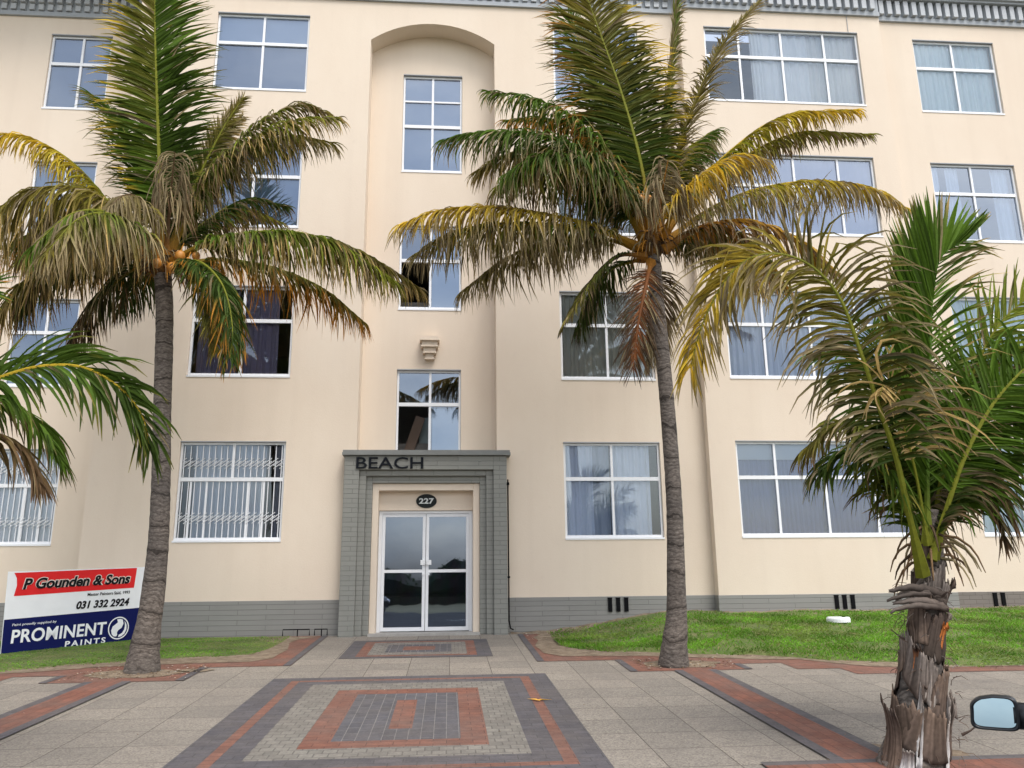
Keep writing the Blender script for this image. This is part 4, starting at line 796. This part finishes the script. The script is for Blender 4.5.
{"p": [[-3.565, 5.5, 1.908], [-3.412, 5.45, 2.421], [-3.177, 5.4, 2.713], [-2.932, 5.38, 2.839], [-2.687, 5.38, 2.91], [-2.438, 5.4, 2.904], [-2.205, 5.42, 2.772], [-2.055, 5.45, 2.588], [-2.001, 5.5, 2.379]], "c": ["G", "DG", "OL"], "L": 0.56, "N": [-0.25, -0.85, 0.5], "g": 0.9, "a": [58, 20], "dry": 0.8, "rc": "Y", "rb": "YG", "r": 0.024, "n": 85, "w": 0.03}, 
{"p": [[-3.654, 5.6, 1.916], [-3.708, 5.65, 2.522], [-3.7, 5.7, 3.101], [-3.586, 5.75, 3.49], [-3.386, 5.8, 3.589]], "c": ["G", "LG", "O"], "L": 0.55, "N": [-0.3, -0.9, 0.3], "g": 0.5, "a": [55, 25], "dry": 0.72, "rc": "YG", "rb": "YG", "r": 0.024, "n": 70, "w": 0.032}, 
{"p": [[-3.579, 5.5, 1.845], [-3.412, 5.4, 2.218], [-3.202, 5.35, 2.437], [-2.959, 5.35, 2.457], [-2.771, 5.4, 2.348], [-2.647, 5.4, 2.153]], "c": ["OL", "B", "B"], "L": 0.5, "g": 1.8, "a": [60, 30], "dry": 0.55, "rc": "OL", "rb": "YG", "r": 0.02, "w": 0.026, "dead": 0.2}, 
{"p": [[-3.714, 5.7, 1.89], [-3.664, 5.8, 2.479], [-3.529, 5.9, 2.75], [-3.281, 6.0, 2.811], [-2.977, 6.0, 2.626], [-2.807, 6.0, 2.369]], "c": ["DG", "G", "B"], "L": 0.55, "g": 1.6, "a": [60, 28], "dry": 0.7, "rc": "YG", "rb": "YG", "r": 0.02, "w": 0.028}, 
{"p": [[-3.607, 5.5, 1.909], [-3.839, 5.5, 2.562], [-4.113, 5.6, 3.21], [-4.215, 5.6, 3.798], [-4.289, 5.7, 4.229]], "c": ["G", "G", "OL"], "L": 0.7, "N": [0, -1, 0.2], "g": 0.3, "a": [50, 22], "rc": "YG", "rb": "YG", "r": 0.024, "w": 0.034}, 
{"p": [[-3.686, 5.6, 1.884], [-4.103, 5.7, 2.393], [-4.522, 5.7, 2.597], [-4.858, 5.7, 2.392]], "c": ["G", "DG", "B"], "L": 0.6, "g": 1.5, "rc": "YG", "rb": "YG", "r": 0.022, "w": 0.03}, 
{"p": [[-3.548, 5.4, 1.901], [-3.5, 5.1, 2.3], [-3.442, 4.8, 2.486], [-3.369, 4.5, 2.369]], "c": ["G", "OL", "B"], "L": 0.6, "g": 1.5, "rc": "YG", "rb": "YG", "r": 0.022, "w": 0.03}, 
{"p": [[-3.707, 5.7, 1.923], [-4.057, 6.2, 2.546], [-4.297, 6.7, 3.042], [-4.314, 7.0, 3.025]], "c": ["DG", "G", "B"], "L": 0.6, "g": 1.4, "rc": "YG", "rb": "YG", "r": 0.022, "w": 0.03}], "crown": [-3.572, 5.5, 1.877], "cr": 0.09}}''')
PAL=dict(DR=(.20,.075,.025),G=(.085,.15,.016),DG=(.048,.080,.013),LG=(.10,.20,.028),YG=(.24,.25,.028),Y=(.62,.43,.04),O=(.42,.19,.03),B=(.17,.105,.055),DB=(.075,.05,.03),GR=(.29,.23,.125),OL=(.20,.165,.032),T=(.42,.30,.12))
def lerp(a,b,t): return tuple(x+(y-x)*t for x,y in zip(a,b))
def catmull(P,n):
    P=[Vector(p) for p in P]; Q=[P[0]*2-P[1]]+P+[P[-1]*2-P[-2]]; out=[]
    for i in range(1,len(Q)-2):
        for k in range(n):
            t=k/n; a,b,c,d=Q[i-1:i+3]
            out.append(.5*((2*b)+(c-a)*t+(2*a-5*b+4*c-d)*t*t+(3*b-a-3*c+d)*t**3))
    out.append(P[-1]); return out
def resample(C,n):
    d=[0]
    for a,b in zip(C,C[1:]): d.append(d[-1]+(b-a).length)
    L=d[-1]; out=[]; j=0
    for k in range(n+1):
        s=L*k/n
        while j<len(d)-2 and d[j+1]<s: j+=1
        t=(s-d[j])/max(1e-6,d[j+1]-d[j]); out.append(C[j].lerp(C[j+1],min(1,t)))
    return out,L
def frond(par,F,rnd,near=False):
    C,L=resample(catmull(F['p'],10),60)
    N0=Vector(F.get('N',(0,0,1))).normalized(); n=int(F.get('n',L/.021)); Lm=F['L']; t0=F.get('t0',.14)
    a0,a1=F.get('a',(62,22)); g=F.get('g',1.2); cb,ce,ct=[PAL[k] for k in F['c']]; cm=PAL[F['cm']] if 'cm' in F else None; C2=[PAL[k] for k in F.get('c2',F['c'])]; dry=F.get('dry',.65)
    sl=F.get('side',(1,1)); wd=F.get('w',.027); rc=PAL[F.get('rc','YG')]; rb=PAL[F.get('rb','O')]
    mb=MB(); r0=F.get('r',.035)
    rads=[r0*(1-.85*(k/60))*(1+1.3*max(0,1-k/6)) for k in range(61)]
    mb.tube(C,rads,6,col=[lerp(rb,rc,min(1,k/14)) for k in range(61)],flat=.75)
    N=5; wind=Vector(F.get('wind',(.10,0,0)))
    V=F.get('V',.25); FJ=F.get('fj',1)
    for side in (1,-1):
        ls=sl[0] if side>0 else sl[1]
        if ls<=0: continue
        if side<0: cb,ce,ct=C2
        for k in range(n):
            t=t0+(1-t0)*(k+rnd.random()*.8)/n; 
            if t>=.995: t=.995
            i=t*60; i0=int(i); P=C[i0].lerp(C[min(60,i0+1)],i-i0)
            T=(C[min(60,i0+1)]-C[max(0,i0-1)]).normalized()
            S=T.cross(N0); 
            if S.length<.05: S=Vector((1,0,0))
            S.normalize(); S*=side; Nn=N0-T*N0.dot(T); Nn.normalize() if Nn.length>1e-4 else None
            u=(t-t0)/(1-t0)
            prof=min(1,.45+2.2*u)*(1-.55*max(0,(u-.55)/.45)**1.5)
            ll=Lm*ls*prof*rnd.uniform(*F.get('lv',(.68,1.12)))
            if rnd.random()<.06: ll*=rnd.uniform(.3,.7)
            a=radians(a0+(a1-a0)*u+rnd.gauss(0,F.get('jit',7)))
            d=T*cos(a)+S*sin(a)*cos(V)+Nn*sin(a)*sin(V)
            d.normalize(); w=wd*rnd.uniform(.7,1.1)*(1 if u<.8 else .75)
            uu=min(1,max(0,u+rnd.gauss(0,.12))); bc=lerp(cb,ce,uu) if cm is None else (lerp(cb,cm,uu*2) if uu<.5 else lerp(cm,ce,uu*2-1)); s=rnd.uniform(.55,1.5); bc=tuple(q*s for q in bc)
            ts=rnd.uniform(.5,1.7); tc=tuple(q*ts*1 for q in ct); dr=dry+rnd.gauss(0,.12)
            if rnd.random()<F.get('dead',.06): ds=rnd.uniform(.6,1.5); bc=tuple(q*ds for q in PAL['GR']); tc=bc
            gg=g*rnd.uniform(.55,1.4); wj=Vector((rnd.gauss(0,.16),rnd.gauss(0,.16),0)); kink=rnd.random()<.16; p=P.copy(); prev=None; tw=rnd.gauss(0,.5); fold=rnd.uniform(.2,1.1)
            for q in range(N+1):
                sq=q/N
                wv=d.cross(Nn)
                if wv.length<.05: wv=d.cross(Vector((0,1,0)))
                wv.normalize(); wv=(wv*cos(tw)+d.cross(wv)*sin(tw))
                ww=w*.5*(.55+1.2*sq if sq<.3 else (1-((sq-.3)/.7)**1.7))+.0012
                cc=lerp(bc,tc,min(1,max(0,(sq-dr)/.25)))
                kn=wv.cross(d); kn=kn*(ww*.7*fold)
                A=mb.vert(p-wv*ww+kn,cc); Cv=mb.vert(p-kn,tuple(t*1.12 for t in cc)); Bv=mb.vert(p+wv*ww+kn,cc)
                if prev: mb.face(prev[0],prev[2],Cv,A); mb.face(prev[2],prev[1],Bv,Cv)
                prev=(A,Bv,Cv)
                if q<N:
                    gk=gg*(1.0 if not(kink and q==2) else 3.5)
                    d=(d+(Vector((0,0,-1))+wind+wj)*gk*(.45+sq)/N*2*(ll/max(.5,Lm))).normalized(); p=p+d*(ll/N)
    return mb.build('frond',M['frond'],par)
def trunk(par,P,rad,n=20,seg=90,bulge=0):
    C,L=resample(catmull(P,12),seg); mb=MB(); rnd=random.Random(5)
    rr=[]; d=[0]
    for a,b in zip(P,P[1:]): d.append(d[-1]+(Vector(b)-Vector(a)).length)
    rp=[(q/d[-1],r) for q,r in zip(d,rad)]
    for k in range(seg+1):
        r=interp(k/seg,rp); rr.append(r*(1+.010*sin(k*2.2)+rnd.gauss(0,.012)))
    mb.tube(C,rr,n)
    return mb.build('trunk',M['bark'],par,smooth=True)
def ellip(mb,c,rx,ry,rz,n=10,m=7,jit=0,col=None,rnd=random):
    R_=[]
    for i in range(m+1):
        a=pi*i/m; R_.append([mb.vert((c[0]+rx*sin(a)*cos(2*pi*j/n)*(1+rnd.uniform(-jit,jit)),c[1]+ry*sin(a)*sin(2*pi*j/n)*(1+rnd.uniform(-jit,jit)),c[2]+rz*cos(a)),col(rnd) if col else None) for j in range(n)])
    for i in range(m):
        for j in range(n): mb.face(R_[i][j],R_[i+1][j],R_[i+1][(j+1)%n],R_[i][(j+1)%n])
def crown_core(par,c,r,rnd):
    mb=MB(); ellip(mb,c,r,r,r*1.6,16,10,.18,lambda q:lerp(PAL['DB'],PAL['O'],q.random()**2*(.6 if r>.1 else .1)),rnd)
    for k in range(70 if r>.1 else 30): # hanging fibre and old spathes
        a=rnd.uniform(0,2*pi); p=Vector(c)+Vector((cos(a)*r*.8,sin(a)*r*.8,rnd.uniform(-.1,.2))); d=Vector((cos(a),sin(a),rnd.uniform(-.2,.8))); pts=[p]
        for q in range(4): d=(d+Vector((0,0,-.7))).normalized(); pts.append(pts[-1]+d*rnd.uniform(.05,.12))
        cl=rnd.choice([PAL['B'],PAL['O'] if r>.1 else PAL['B'],PAL['DB'],PAL['GR']]); mb.tube(pts,[.012,.01,.008,.006,.003],4,col=cl)
    return mb.build('crown_fibre',M['fibre'],par)
def coconuts(par,L,r,rnd):
    for c in L:
        mb=MB(); s=rnd.uniform(.85,1.15); ellip(mb,c,r*s,r*s,r*1.15*s,12,8,.02,None,rnd); mb.build('coconut',M['coconut'],par,smooth=True)
        k=len(par.children)
    mb=MB()
    for c in L: mb.tube([Vector(c)+Vector((0,0,r)),Vector(c)+Vector((0,.1,.22))],.008,4,col=PAL['O'])
    mb.build('fruit_stalk',M['fibre'],par)
ROOTS={}
for pn,info in FR.items():
    r=root('palm_tree',info['base'],info['label'],'palm tree','palms planted in the pavement'); ROOTS[pn]=r
    rnd=random.Random(info['seed'])
    trunk(r,info['trunk'],info['rad'])
    for F in info['fronds']: frond(r,F,rnd)
    crown_core(r,info['crown'],info['cr'],rnd)
    if info.get('nuts'): coconuts(r,info['nuts'],info['nr'],rnd)
# leaf-base husks on the two young palms
def husks(r,info,rnd,spec):
    C,L=resample(catmull(info['trunk'],12),60)
    def at(z):
        for a,b in zip(C,C[1:]):
            if a.z<=z<=b.z: return a.lerp(b,(z-a.z)/(b.z-a.z+1e-9))
        return C[0] if z<C[0].z else C[-1]
    def rad(z):
        t=(z-C[0].z)/(C[-1].z-C[0].z)*(len(info['rad'])-1); t=max(0,min(len(info['rad'])-1.001,t)); i=int(t); return info['rad'][i]+(info['rad'][i+1]-info['rad'][i])*(t-i)
    for (z0,hh,ang,wid,flare,c1,c2,sl) in spec:
        mb=MB(); n,m=30,10; g={}
        ph=rnd.uniform(0,6); st=[rnd.uniform(.55,1.4) for _ in range(n+1)]; tj=[rnd.gauss(0,.009 if c1!=WH else .004) for _ in range(n+1)]
        for i in range(m+1):
            v=i/m
            for j in range(n+1):
                u=j/n*2-1
                z=z0+hh*v+.22*hh*abs(u)*(1-v)+sl*u
                w=wid*(1-.35*v)
                a=radians(ang)+u*w/2
                c=at(z); rr=rad(z)+.008+flare*v**2.2+.008*(1-abs(u))*v+.004*sin(7*u+ph)+rnd.uniform(-.002,.002)
                if i>=m-1: z+=tj[j]*(i-m+2)
                s=rnd.uniform(.85,1.15)*st[j]
                col=tuple(q*s for q in lerp(c1,c2,v))
                g[i,j]=mb.vert((c.x+rr*sin(a),c.y-rr*cos(a),z),col)
        for i in range(m):
            for j in range(n): mb.face(g[i,j],g[i,j+1],g[i+1,j+1],g[i+1,j])
        o=mb.build('leaf_base',M['fibre'],r,smooth=True); sm=o.modifiers.new('s','SOLIDIFY'); sm.thickness=.006; sm.offset=-1
GB=(.21,.175,.15); DBR=(.085,.062,.05); OR=(.45,.15,.04); WH=(.62,.60,.58); BR=(.15,.105,.078); LB=(.27,.23,.20)
rnd=random.Random(21)
for key in ('p3','p4'):
    spec=[]
    z=.30; a=0
    while z<1.45:
        c1=rnd.choice([DBR,BR,(.05,.038,.03)]); c2=rnd.choice([GB,BR,DBR])
        spec.append((z,rnd.uniform(.22,.34),a,rnd.uniform(1.9,2.7),.008+rnd.uniform(0,.022),c1,c2,rnd.uniform(-.10,.10))); z+=.075; a+=137.5
    spec+=[(.28,.42,-26,.30,.02,WH,GB,-.10),(.26,.36,34,.26,.03,WH,LB,.10),(.24,.14,-40,.4,.05,WH,LB,0),
      (.62,.30,-4,.55,.004,LB,GB,0),(1.0,.16,26,.55,.03,OR,OR,0),(.86,.16,-46,.5,.05,OR,DBR,0),
      (.22,.42,-74,.9,.12,BR,DBR,-.05),(.30,.36,80,.6,.06,BR,GB,.05),(1.18,.26,72,.4,.06,DBR,DBR,0),(1.02,.20,86,.35,.05,DBR,GB,0),(.98,.2,-70,.5,.04,DBR,BR,0)]
    husks(ROOTS[key],FR[key],rnd,spec)
    # torn sheath curling out to one side, petiole stubs and fibres
    b=Vector(FR[key]['trunk'][-2]); T0=[p for p in FR[key]['trunk'] if p[2]>1.1][0]; c=Vector(T0)
    mb=MB()
    for q in range(6):
        off=(q-2.5)/2.5; ln=rnd.uniform(.30,.46); pts=[]; up_=rnd.uniform(.05,.12); dn=rnd.uniform(.0,.10); prev=None; wq=rnd.uniform(.018,.032); sc=rnd.uniform(.5,1.2)
        for i in range(13):
            v=i/12
            pc=c+Vector((.08-ln*v*1.05,-.125-.04*sin(v*3)-.012*abs(off),.12+off*.045*(1+.5*v)+up_*sin(v*2.2)-dn*v*v))
            pc+=Vector((0,rnd.gauss(0,.003),rnd.gauss(0,.004)))
            w_=wq*(1-.75*v**3); col=tuple(t*sc for t in lerp(DBR,GB,.2+.5*v))
            A=mb.vert(pc+Vector((0,0,w_)),col); Bq=mb.vert(pc+Vector((0,-.012,0)),col); Cq=mb.vert(pc-Vector((0,0,w_)),col)
            if prev: mb.face(prev[0],prev[1],Bq,A); mb.face(prev[1],prev[2],Cq,Bq)
            prev=(A,Bq,Cq)
    o=mb.build('torn_sheath',M['fibre'],ROOTS[key],smooth=True); sm=o.modifiers.new('s','SOLIDIFY'); sm.thickness=.004
    mb=MB()
    for k in range(4):
        z=.45+k*.3; a=rnd.uniform(-1.7,1.7); p=Vector((c.x-.15*(1.2-z)*.5+sin(a)*(.20-.06*z),c.y-cos(a)*.18,z)); pts=[p,p+Vector((sin(a)*.06,-cos(a)*.05,.03)),p+Vector((sin(a)*.12,-cos(a)*.09,rnd.uniform(-.05,.08)))]
        mb.tube(pts,[.011,.006,.003],5,col=DBR)
    for k in range(160):
        z=rnd.uniform(.22,1.45); a=rnd.uniform(-pi,pi); rr=.24-.085*z; p=Vector((c.x-.13+.09*z+sin(a)*rr,c.y-cos(a)*rr,z)); d=Vector((sin(a)+rnd.gauss(0,.6),-cos(a)+rnd.gauss(0,.4),rnd.gauss(0,.9))).normalized()
        q1=p+d*rnd.uniform(.03,.07); mb.tube([p,q1,q1+Vector((d.x,d.y,d.z-.8)).normalized()*rnd.uniform(.02,.07)],[.003,.0025,.0015],3,col=rnd.choice([DBR,GB,BR]),cap=False)
    tag(mb.build('trunk_fibres',M['fibre'],ROOTS[key]),kind='stuff')

# ------------------------------------------------------------------ parked car with door mirror
HD=radians(35.5); right=Vector((cos(HD),-sin(HD),0)); fwd=Vector((sin(HD),cos(HD),0))
def make_car(label):
    loc=right*.925+fwd*2.85+Vector((0,0,.05))
    c=bpy.data.objects.new('parked_car',None); COL.objects.link(c); tag(c,label,'car','cars parked by the road')
    ROOTLOC[c.name]=Vector((0,0,0))
    st=[(-1.90,.30,.52,.70,.60),(-1.86,.24,.60,.95,.70),(-1.6,.22,.78,.98,.79),(-1.0,.22,.82,.98,.82),(0,.22,.82,.95,.82),(.7,.22,.82,.92,.82),(1.0,.22,.82,.90,.80),(1.5,.23,.78,.82,.74),(1.8,.26,.66,.70,.64),(1.92,.34,.50,.58,.52)]
    mb=MB(); Rg=[]
    for y,zl,hw_,zt_,ht in st:
        P=[(-hw_*.92,zl),(-hw_,zl+.14),(-hw_,zl+(zt_-zl)*.55),(-hw_*.985,zt_-.06),(-ht*.93,zt_),(0,zt_+.03),(ht*.93,zt_),(hw_*.985,zt_-.06),(hw_,zl+(zt_-zl)*.55),(hw_,zl+.14),(hw_*.92,zl)]
        Rg.append([mb.vert((a,y,b)) for a,b in P])
    for A_,B_ in zip(Rg,Rg[1:]):
        for j in range(len(A_)): mb.face(A_[j],A_[(j+1)%len(A_)],B_[(j+1)%len(A_)],B_[j])
    mb.face(*Rg[0]); mb.face(*Rg[-1][::-1])
    o=mb.build('body',M['paint'],c,smooth=True); sb=o.modifiers.new('s','SUBSURF'); sb.levels=1; sb.render_levels=2
    mb=MB(); sec=[(-1.80,.93,.70,.93,.66),(-1.45,.93,.74,1.38,.56),(-.9,.93,.76,1.46,.58),(-.1,.93,.76,1.47,.58),(.35,.92,.76,1.38,.57),(1.02,.88,.72,.90,.66)]
    Rg=[]
    for y,zb,wb,zt_,wt in sec: Rg.append([mb.vert(p) for p in ((-wb,y,zb),(-wt,y,zt_),(wt,y,zt_),(wb,y,zb))])
    gl=MB()
    for k,(A_,B_) in enumerate(zip(Rg,Rg[1:])):
        mb.face(A_[1],A_[2],B_[2],B_[1]) if 0<k<4 else None
    mb.build('roof',M['paint'],c,smooth=True)
    V_=mb.v
    for k,(A_,B_) in enumerate(zip(Rg,Rg[1:])):
        for a,b in ((0,1),(3,2)): gl.quad(V_[A_[a]],V_[A_[b]],V_[B_[b]],V_[B_[a]])
        if k in (0,4): gl.quad(V_[A_[1]],V_[A_[2]],V_[B_[2]],V_[B_[1]])
    gl.build('windows',M['glass_door'],c)
    mb=MB()
    for s_ in (-1,1):
        for (y0,z0,x0,y1,z1,x1) in ((1.02,.9,.73,.35,1.39,.58),(.05,.93,.77,.0,1.47,.585),(-.9,.94,.77,-.85,1.465,.585),(-1.78,.94,.71,-1.42,1.39,.57)):
            mb.tube([(s_*x0,y0,z0),(s_*x1,y1,z1)],.028,6)
    mb.build('pillar',M['paint'],c)
    for sx_ in (-1,1):
        for yy in (1.22,-1.2):
            w=MB(); w.tube([(sx_*.62,yy,.29),(sx_*.80,yy,.29)],.29,24); wo=w.build('wheel',M['tyre'],c)
            w=MB(); w.tube([(sx_*.79,yy,.29),(sx_*.812,yy,.29)],.185,14); w.tube([(sx_*.81,yy,.29),(sx_*.825,yy,.29)],.05,8); w.build('rim',M['metal'],wo)
            w=MB(); w.tube([(sx_*.70,yy,.30),(sx_*.826,yy,.30)],.335,24); w.build('wheel_arch',M['blackp'],c)
        h=MB(); ellip(h,(sx_*.55,1.80,.58),.17,.10,.09,12,8); h.build('headlight',M['lampw'],c,smooth=True)
        h=MB(); ellip(h,(sx_*.62,-1.80,.78),.09,.07,.14,10,8); h.build('tail_light',M['lampred'],c,smooth=True)
    # door mirrors
    for s_ in (-1,1):
        mb=MB(); g={}; cxm=s_*1.022; yg=.46; zg=.995; ms=.70
        out=[]
        for k in range(28):
            a=2*pi*k/28; ca,sa=cos(a),sin(a)
            ex=abs(ca)**.38*(1 if ca>0 else -1); ez=abs(sa)**.38*(1 if sa>0 else -1)
            x=.098*ex*ms; zz=.070*ez*.76
            if x*s_>0 and zz>0: zz*=1-.45*(x*s_/.069)**2     # outer top corner slopes down
            if zz<0 and x*s_>0: x*=1-.10*(zz/.053)
            out.append((x,zz))
        prevr=None
        for yy,k in ((.012,.885),(-.012,.95),(.0,1.04),(.04,1.05),(.09,.9),(.12,.6),(.13,.2)):
            rg=[mb.vert((cxm+a*k,yg+yy,zg+b*k)) for a,b in out]
            if prevr: 
                for j in range(28): mb.face(prevr[j],prevr[(j+1)%28],rg[(j+1)%28],rg[j])
            prevr=rg
        mb.face(*prevr)
        mb.tube([(s_*.975,yg+.04,zg-.008),(s_*.90,yg+.06,zg-.014),(s_*.76,yg+.09,zg-.02)],[.044,.043,.05],10,flat=.9)
        mh=mb.build('door_mirror',M['blackp'],c,smooth=True)
        mb=MB(); tl=.0
        idx=[mb.vert((cxm+a*.88,yg+.012+b*.09,zg+b*.86)) for a,b in out]; mb.face(*idx); mb.build('mirror_glass',M['mirror'],mh)
    c.location=loc; c.rotation_euler=(0,0,-HD)
    return c
def copy_tree(o,parent=None):
    q=o.copy(); COL.objects.link(q)
    if parent is not None: q.parent=parent
    for ch in list(o.children): copy_tree(ch,q)
    return q
car=make_car('dark hatchback at the right edge, only its black door mirror in view')
c2=copy_tree(car); c2.location=(-4.3,-6.5,.05); c2.rotation_euler=(0,0,radians(-60)); c2['label']='dark hatchback across the road, seen only as a reflection in the entrance doors'
# hedge across the road, seen as a dark reflection in the glass
HR=root('hedge',(0,-24,0),'long dark hedge across the road behind the viewer, mirrored in the entrance doors','hedge')
mb=MB(); rnd=random.Random(3)
ny=220
prev=None
for k in range(ny+1):
    x=-45+90*k/ny; h=2.2+.5*sin(x*.5)+.35*sin(x*1.7+1)+rnd.uniform(-.15,.15); rg=[]
    for (dy,f) in ((1.0,0),(1.25,.35),(1.1,.7),(.5,1.0),(-.8,1.0),(-1.2,0)):
        rg.append(mb.vert((x,-24+dy+rnd.uniform(-.15,.15),h*f),(.05*rnd.uniform(.6,1.4),.06*rnd.uniform(.6,1.4),.045)))
    if prev:
        for j in range(5): mb.face(prev[j],prev[j+1],rg[j+1],rg[j])
    prev=rg
for k in range(9000):
    x=rnd.uniform(-40,40); z=rnd.uniform(.1,3.4); y=-24+rnd.uniform(.6,1.4); s=.09; a=rnd.uniform(0,6.28)
    h=2.3+.5*sin(x*.5)+.35*sin(x*1.7+1)
    if z>h: continue
    mb.quad((x,y,z),(x+s*cos(a),y+s*.4,z+s*sin(a)),(x+s*1.6*cos(a+.5),y+.03,z+s*1.6*sin(a+.5)),(x-s*.3,y+.06,z+s),(.035*rnd.uniform(.5,1.5),.075*rnd.uniform(.5,1.5),.015))
mb.build('foliage',M['hedge'],HR)

# ------------------------------------------------------------------ camera, light
cam=bpy.data.cameras.new('camera'); co=bpy.data.objects.new('camera',cam); COL.objects.link(co); SC.camera=co
cam.sensor_width=36; cam.lens=28.1305; cam.clip_end=1000; cam.clip_start=.05
F_=Vector((0.078154, 0.968809, 0.235161)); R_=Vector((0.996908, -0.077868, -0.010518)); U_=Vector((-0.008122, -0.235256, 0.9719))
co.matrix_world=Matrix.Translation((0,0,1.5066))@Matrix((R_,U_,-F_)).transposed().to_4x4()
EL=radians(58); AZ=radians(150)   # sun direction: AZ measured clockwise from +Y
sd=Vector((sin(AZ)*cos(EL),cos(AZ)*cos(EL),sin(EL)))
sun=bpy.data.lights.new('sun','SUN'); sun.energy=1.1; sun.angle=radians(28); sun.color=(1,.965,.91)
so=bpy.data.objects.new('sun',sun); COL.objects.link(so); so.rotation_euler=(-sd).to_track_quat('-Z','Y').to_euler()
w=bpy.data.worlds.new('World'); SC.world=w; w.use_nodes=True; nt=w.node_tree
sky=nt.nodes.new('ShaderNodeTexSky'); sky.sky_type='NISHITA'; sky.sun_disc=False; sky.sun_elevation=EL; sky.sun_rotation=AZ; sky.air_density=1.2; sky.dust_density=2.5; sky.ozone_density=1
hs=nt.nodes.new('ShaderNodeHueSaturation'); hs.inputs['Saturation'].default_value=.42; nt.links.new(sky.outputs[0],hs.inputs['Color'])
bg=nt.nodes['Background']; tc=nt.nodes.new('ShaderNodeTexCoord'); mp=nt.nodes.new('ShaderNodeMapping'); mp.inputs['Scale'].default_value=(1,1,2.2); nt.links.new(tc.outputs['Generated'],mp.inputs['Vector'])
cn=nt.nodes.new('ShaderNodeTexNoise'); cn.inputs['Scale'].default_value=2.6; cn.inputs['Detail'].default_value=7; cn.inputs['Roughness'].default_value=.6; nt.links.new(mp.outputs['Vector'],cn.inputs['Vector'])
cr=nt.nodes.new('ShaderNodeValToRGB'); cr.color_ramp.elements[0].position=.36; cr.color_ramp.elements[0].color=(.66,.72,.82,1); cr.color_ramp.elements[1].position=.64; cr.color_ramp.elements[1].color=(1.36,1.30,1.22,1); nt.links.new(cn.outputs['Fac'],cr.inputs['Fac'])
mu=nt.nodes.new('ShaderNodeMix'); mu.data_type='RGBA'; mu.blend_type='MULTIPLY'; mu.inputs[0].default_value=1; nt.links.new(hs.outputs[0],mu.inputs[6]); nt.links.new(cr.outputs['Color'],mu.inputs[7])
nt.links.new(mu.outputs[2],bg.inputs['Color']); bg.inputs['Strength'].default_value=.15
SC.view_settings.view_transform='Standard'; SC.view_settings.look='None'; SC.view_settings.gamma=1; SC.view_settings.exposure=0.84
SC.render.engine='CYCLES'; SC.cycles.max_bounces=8; SC.cycles.transparent_max_bounces=12
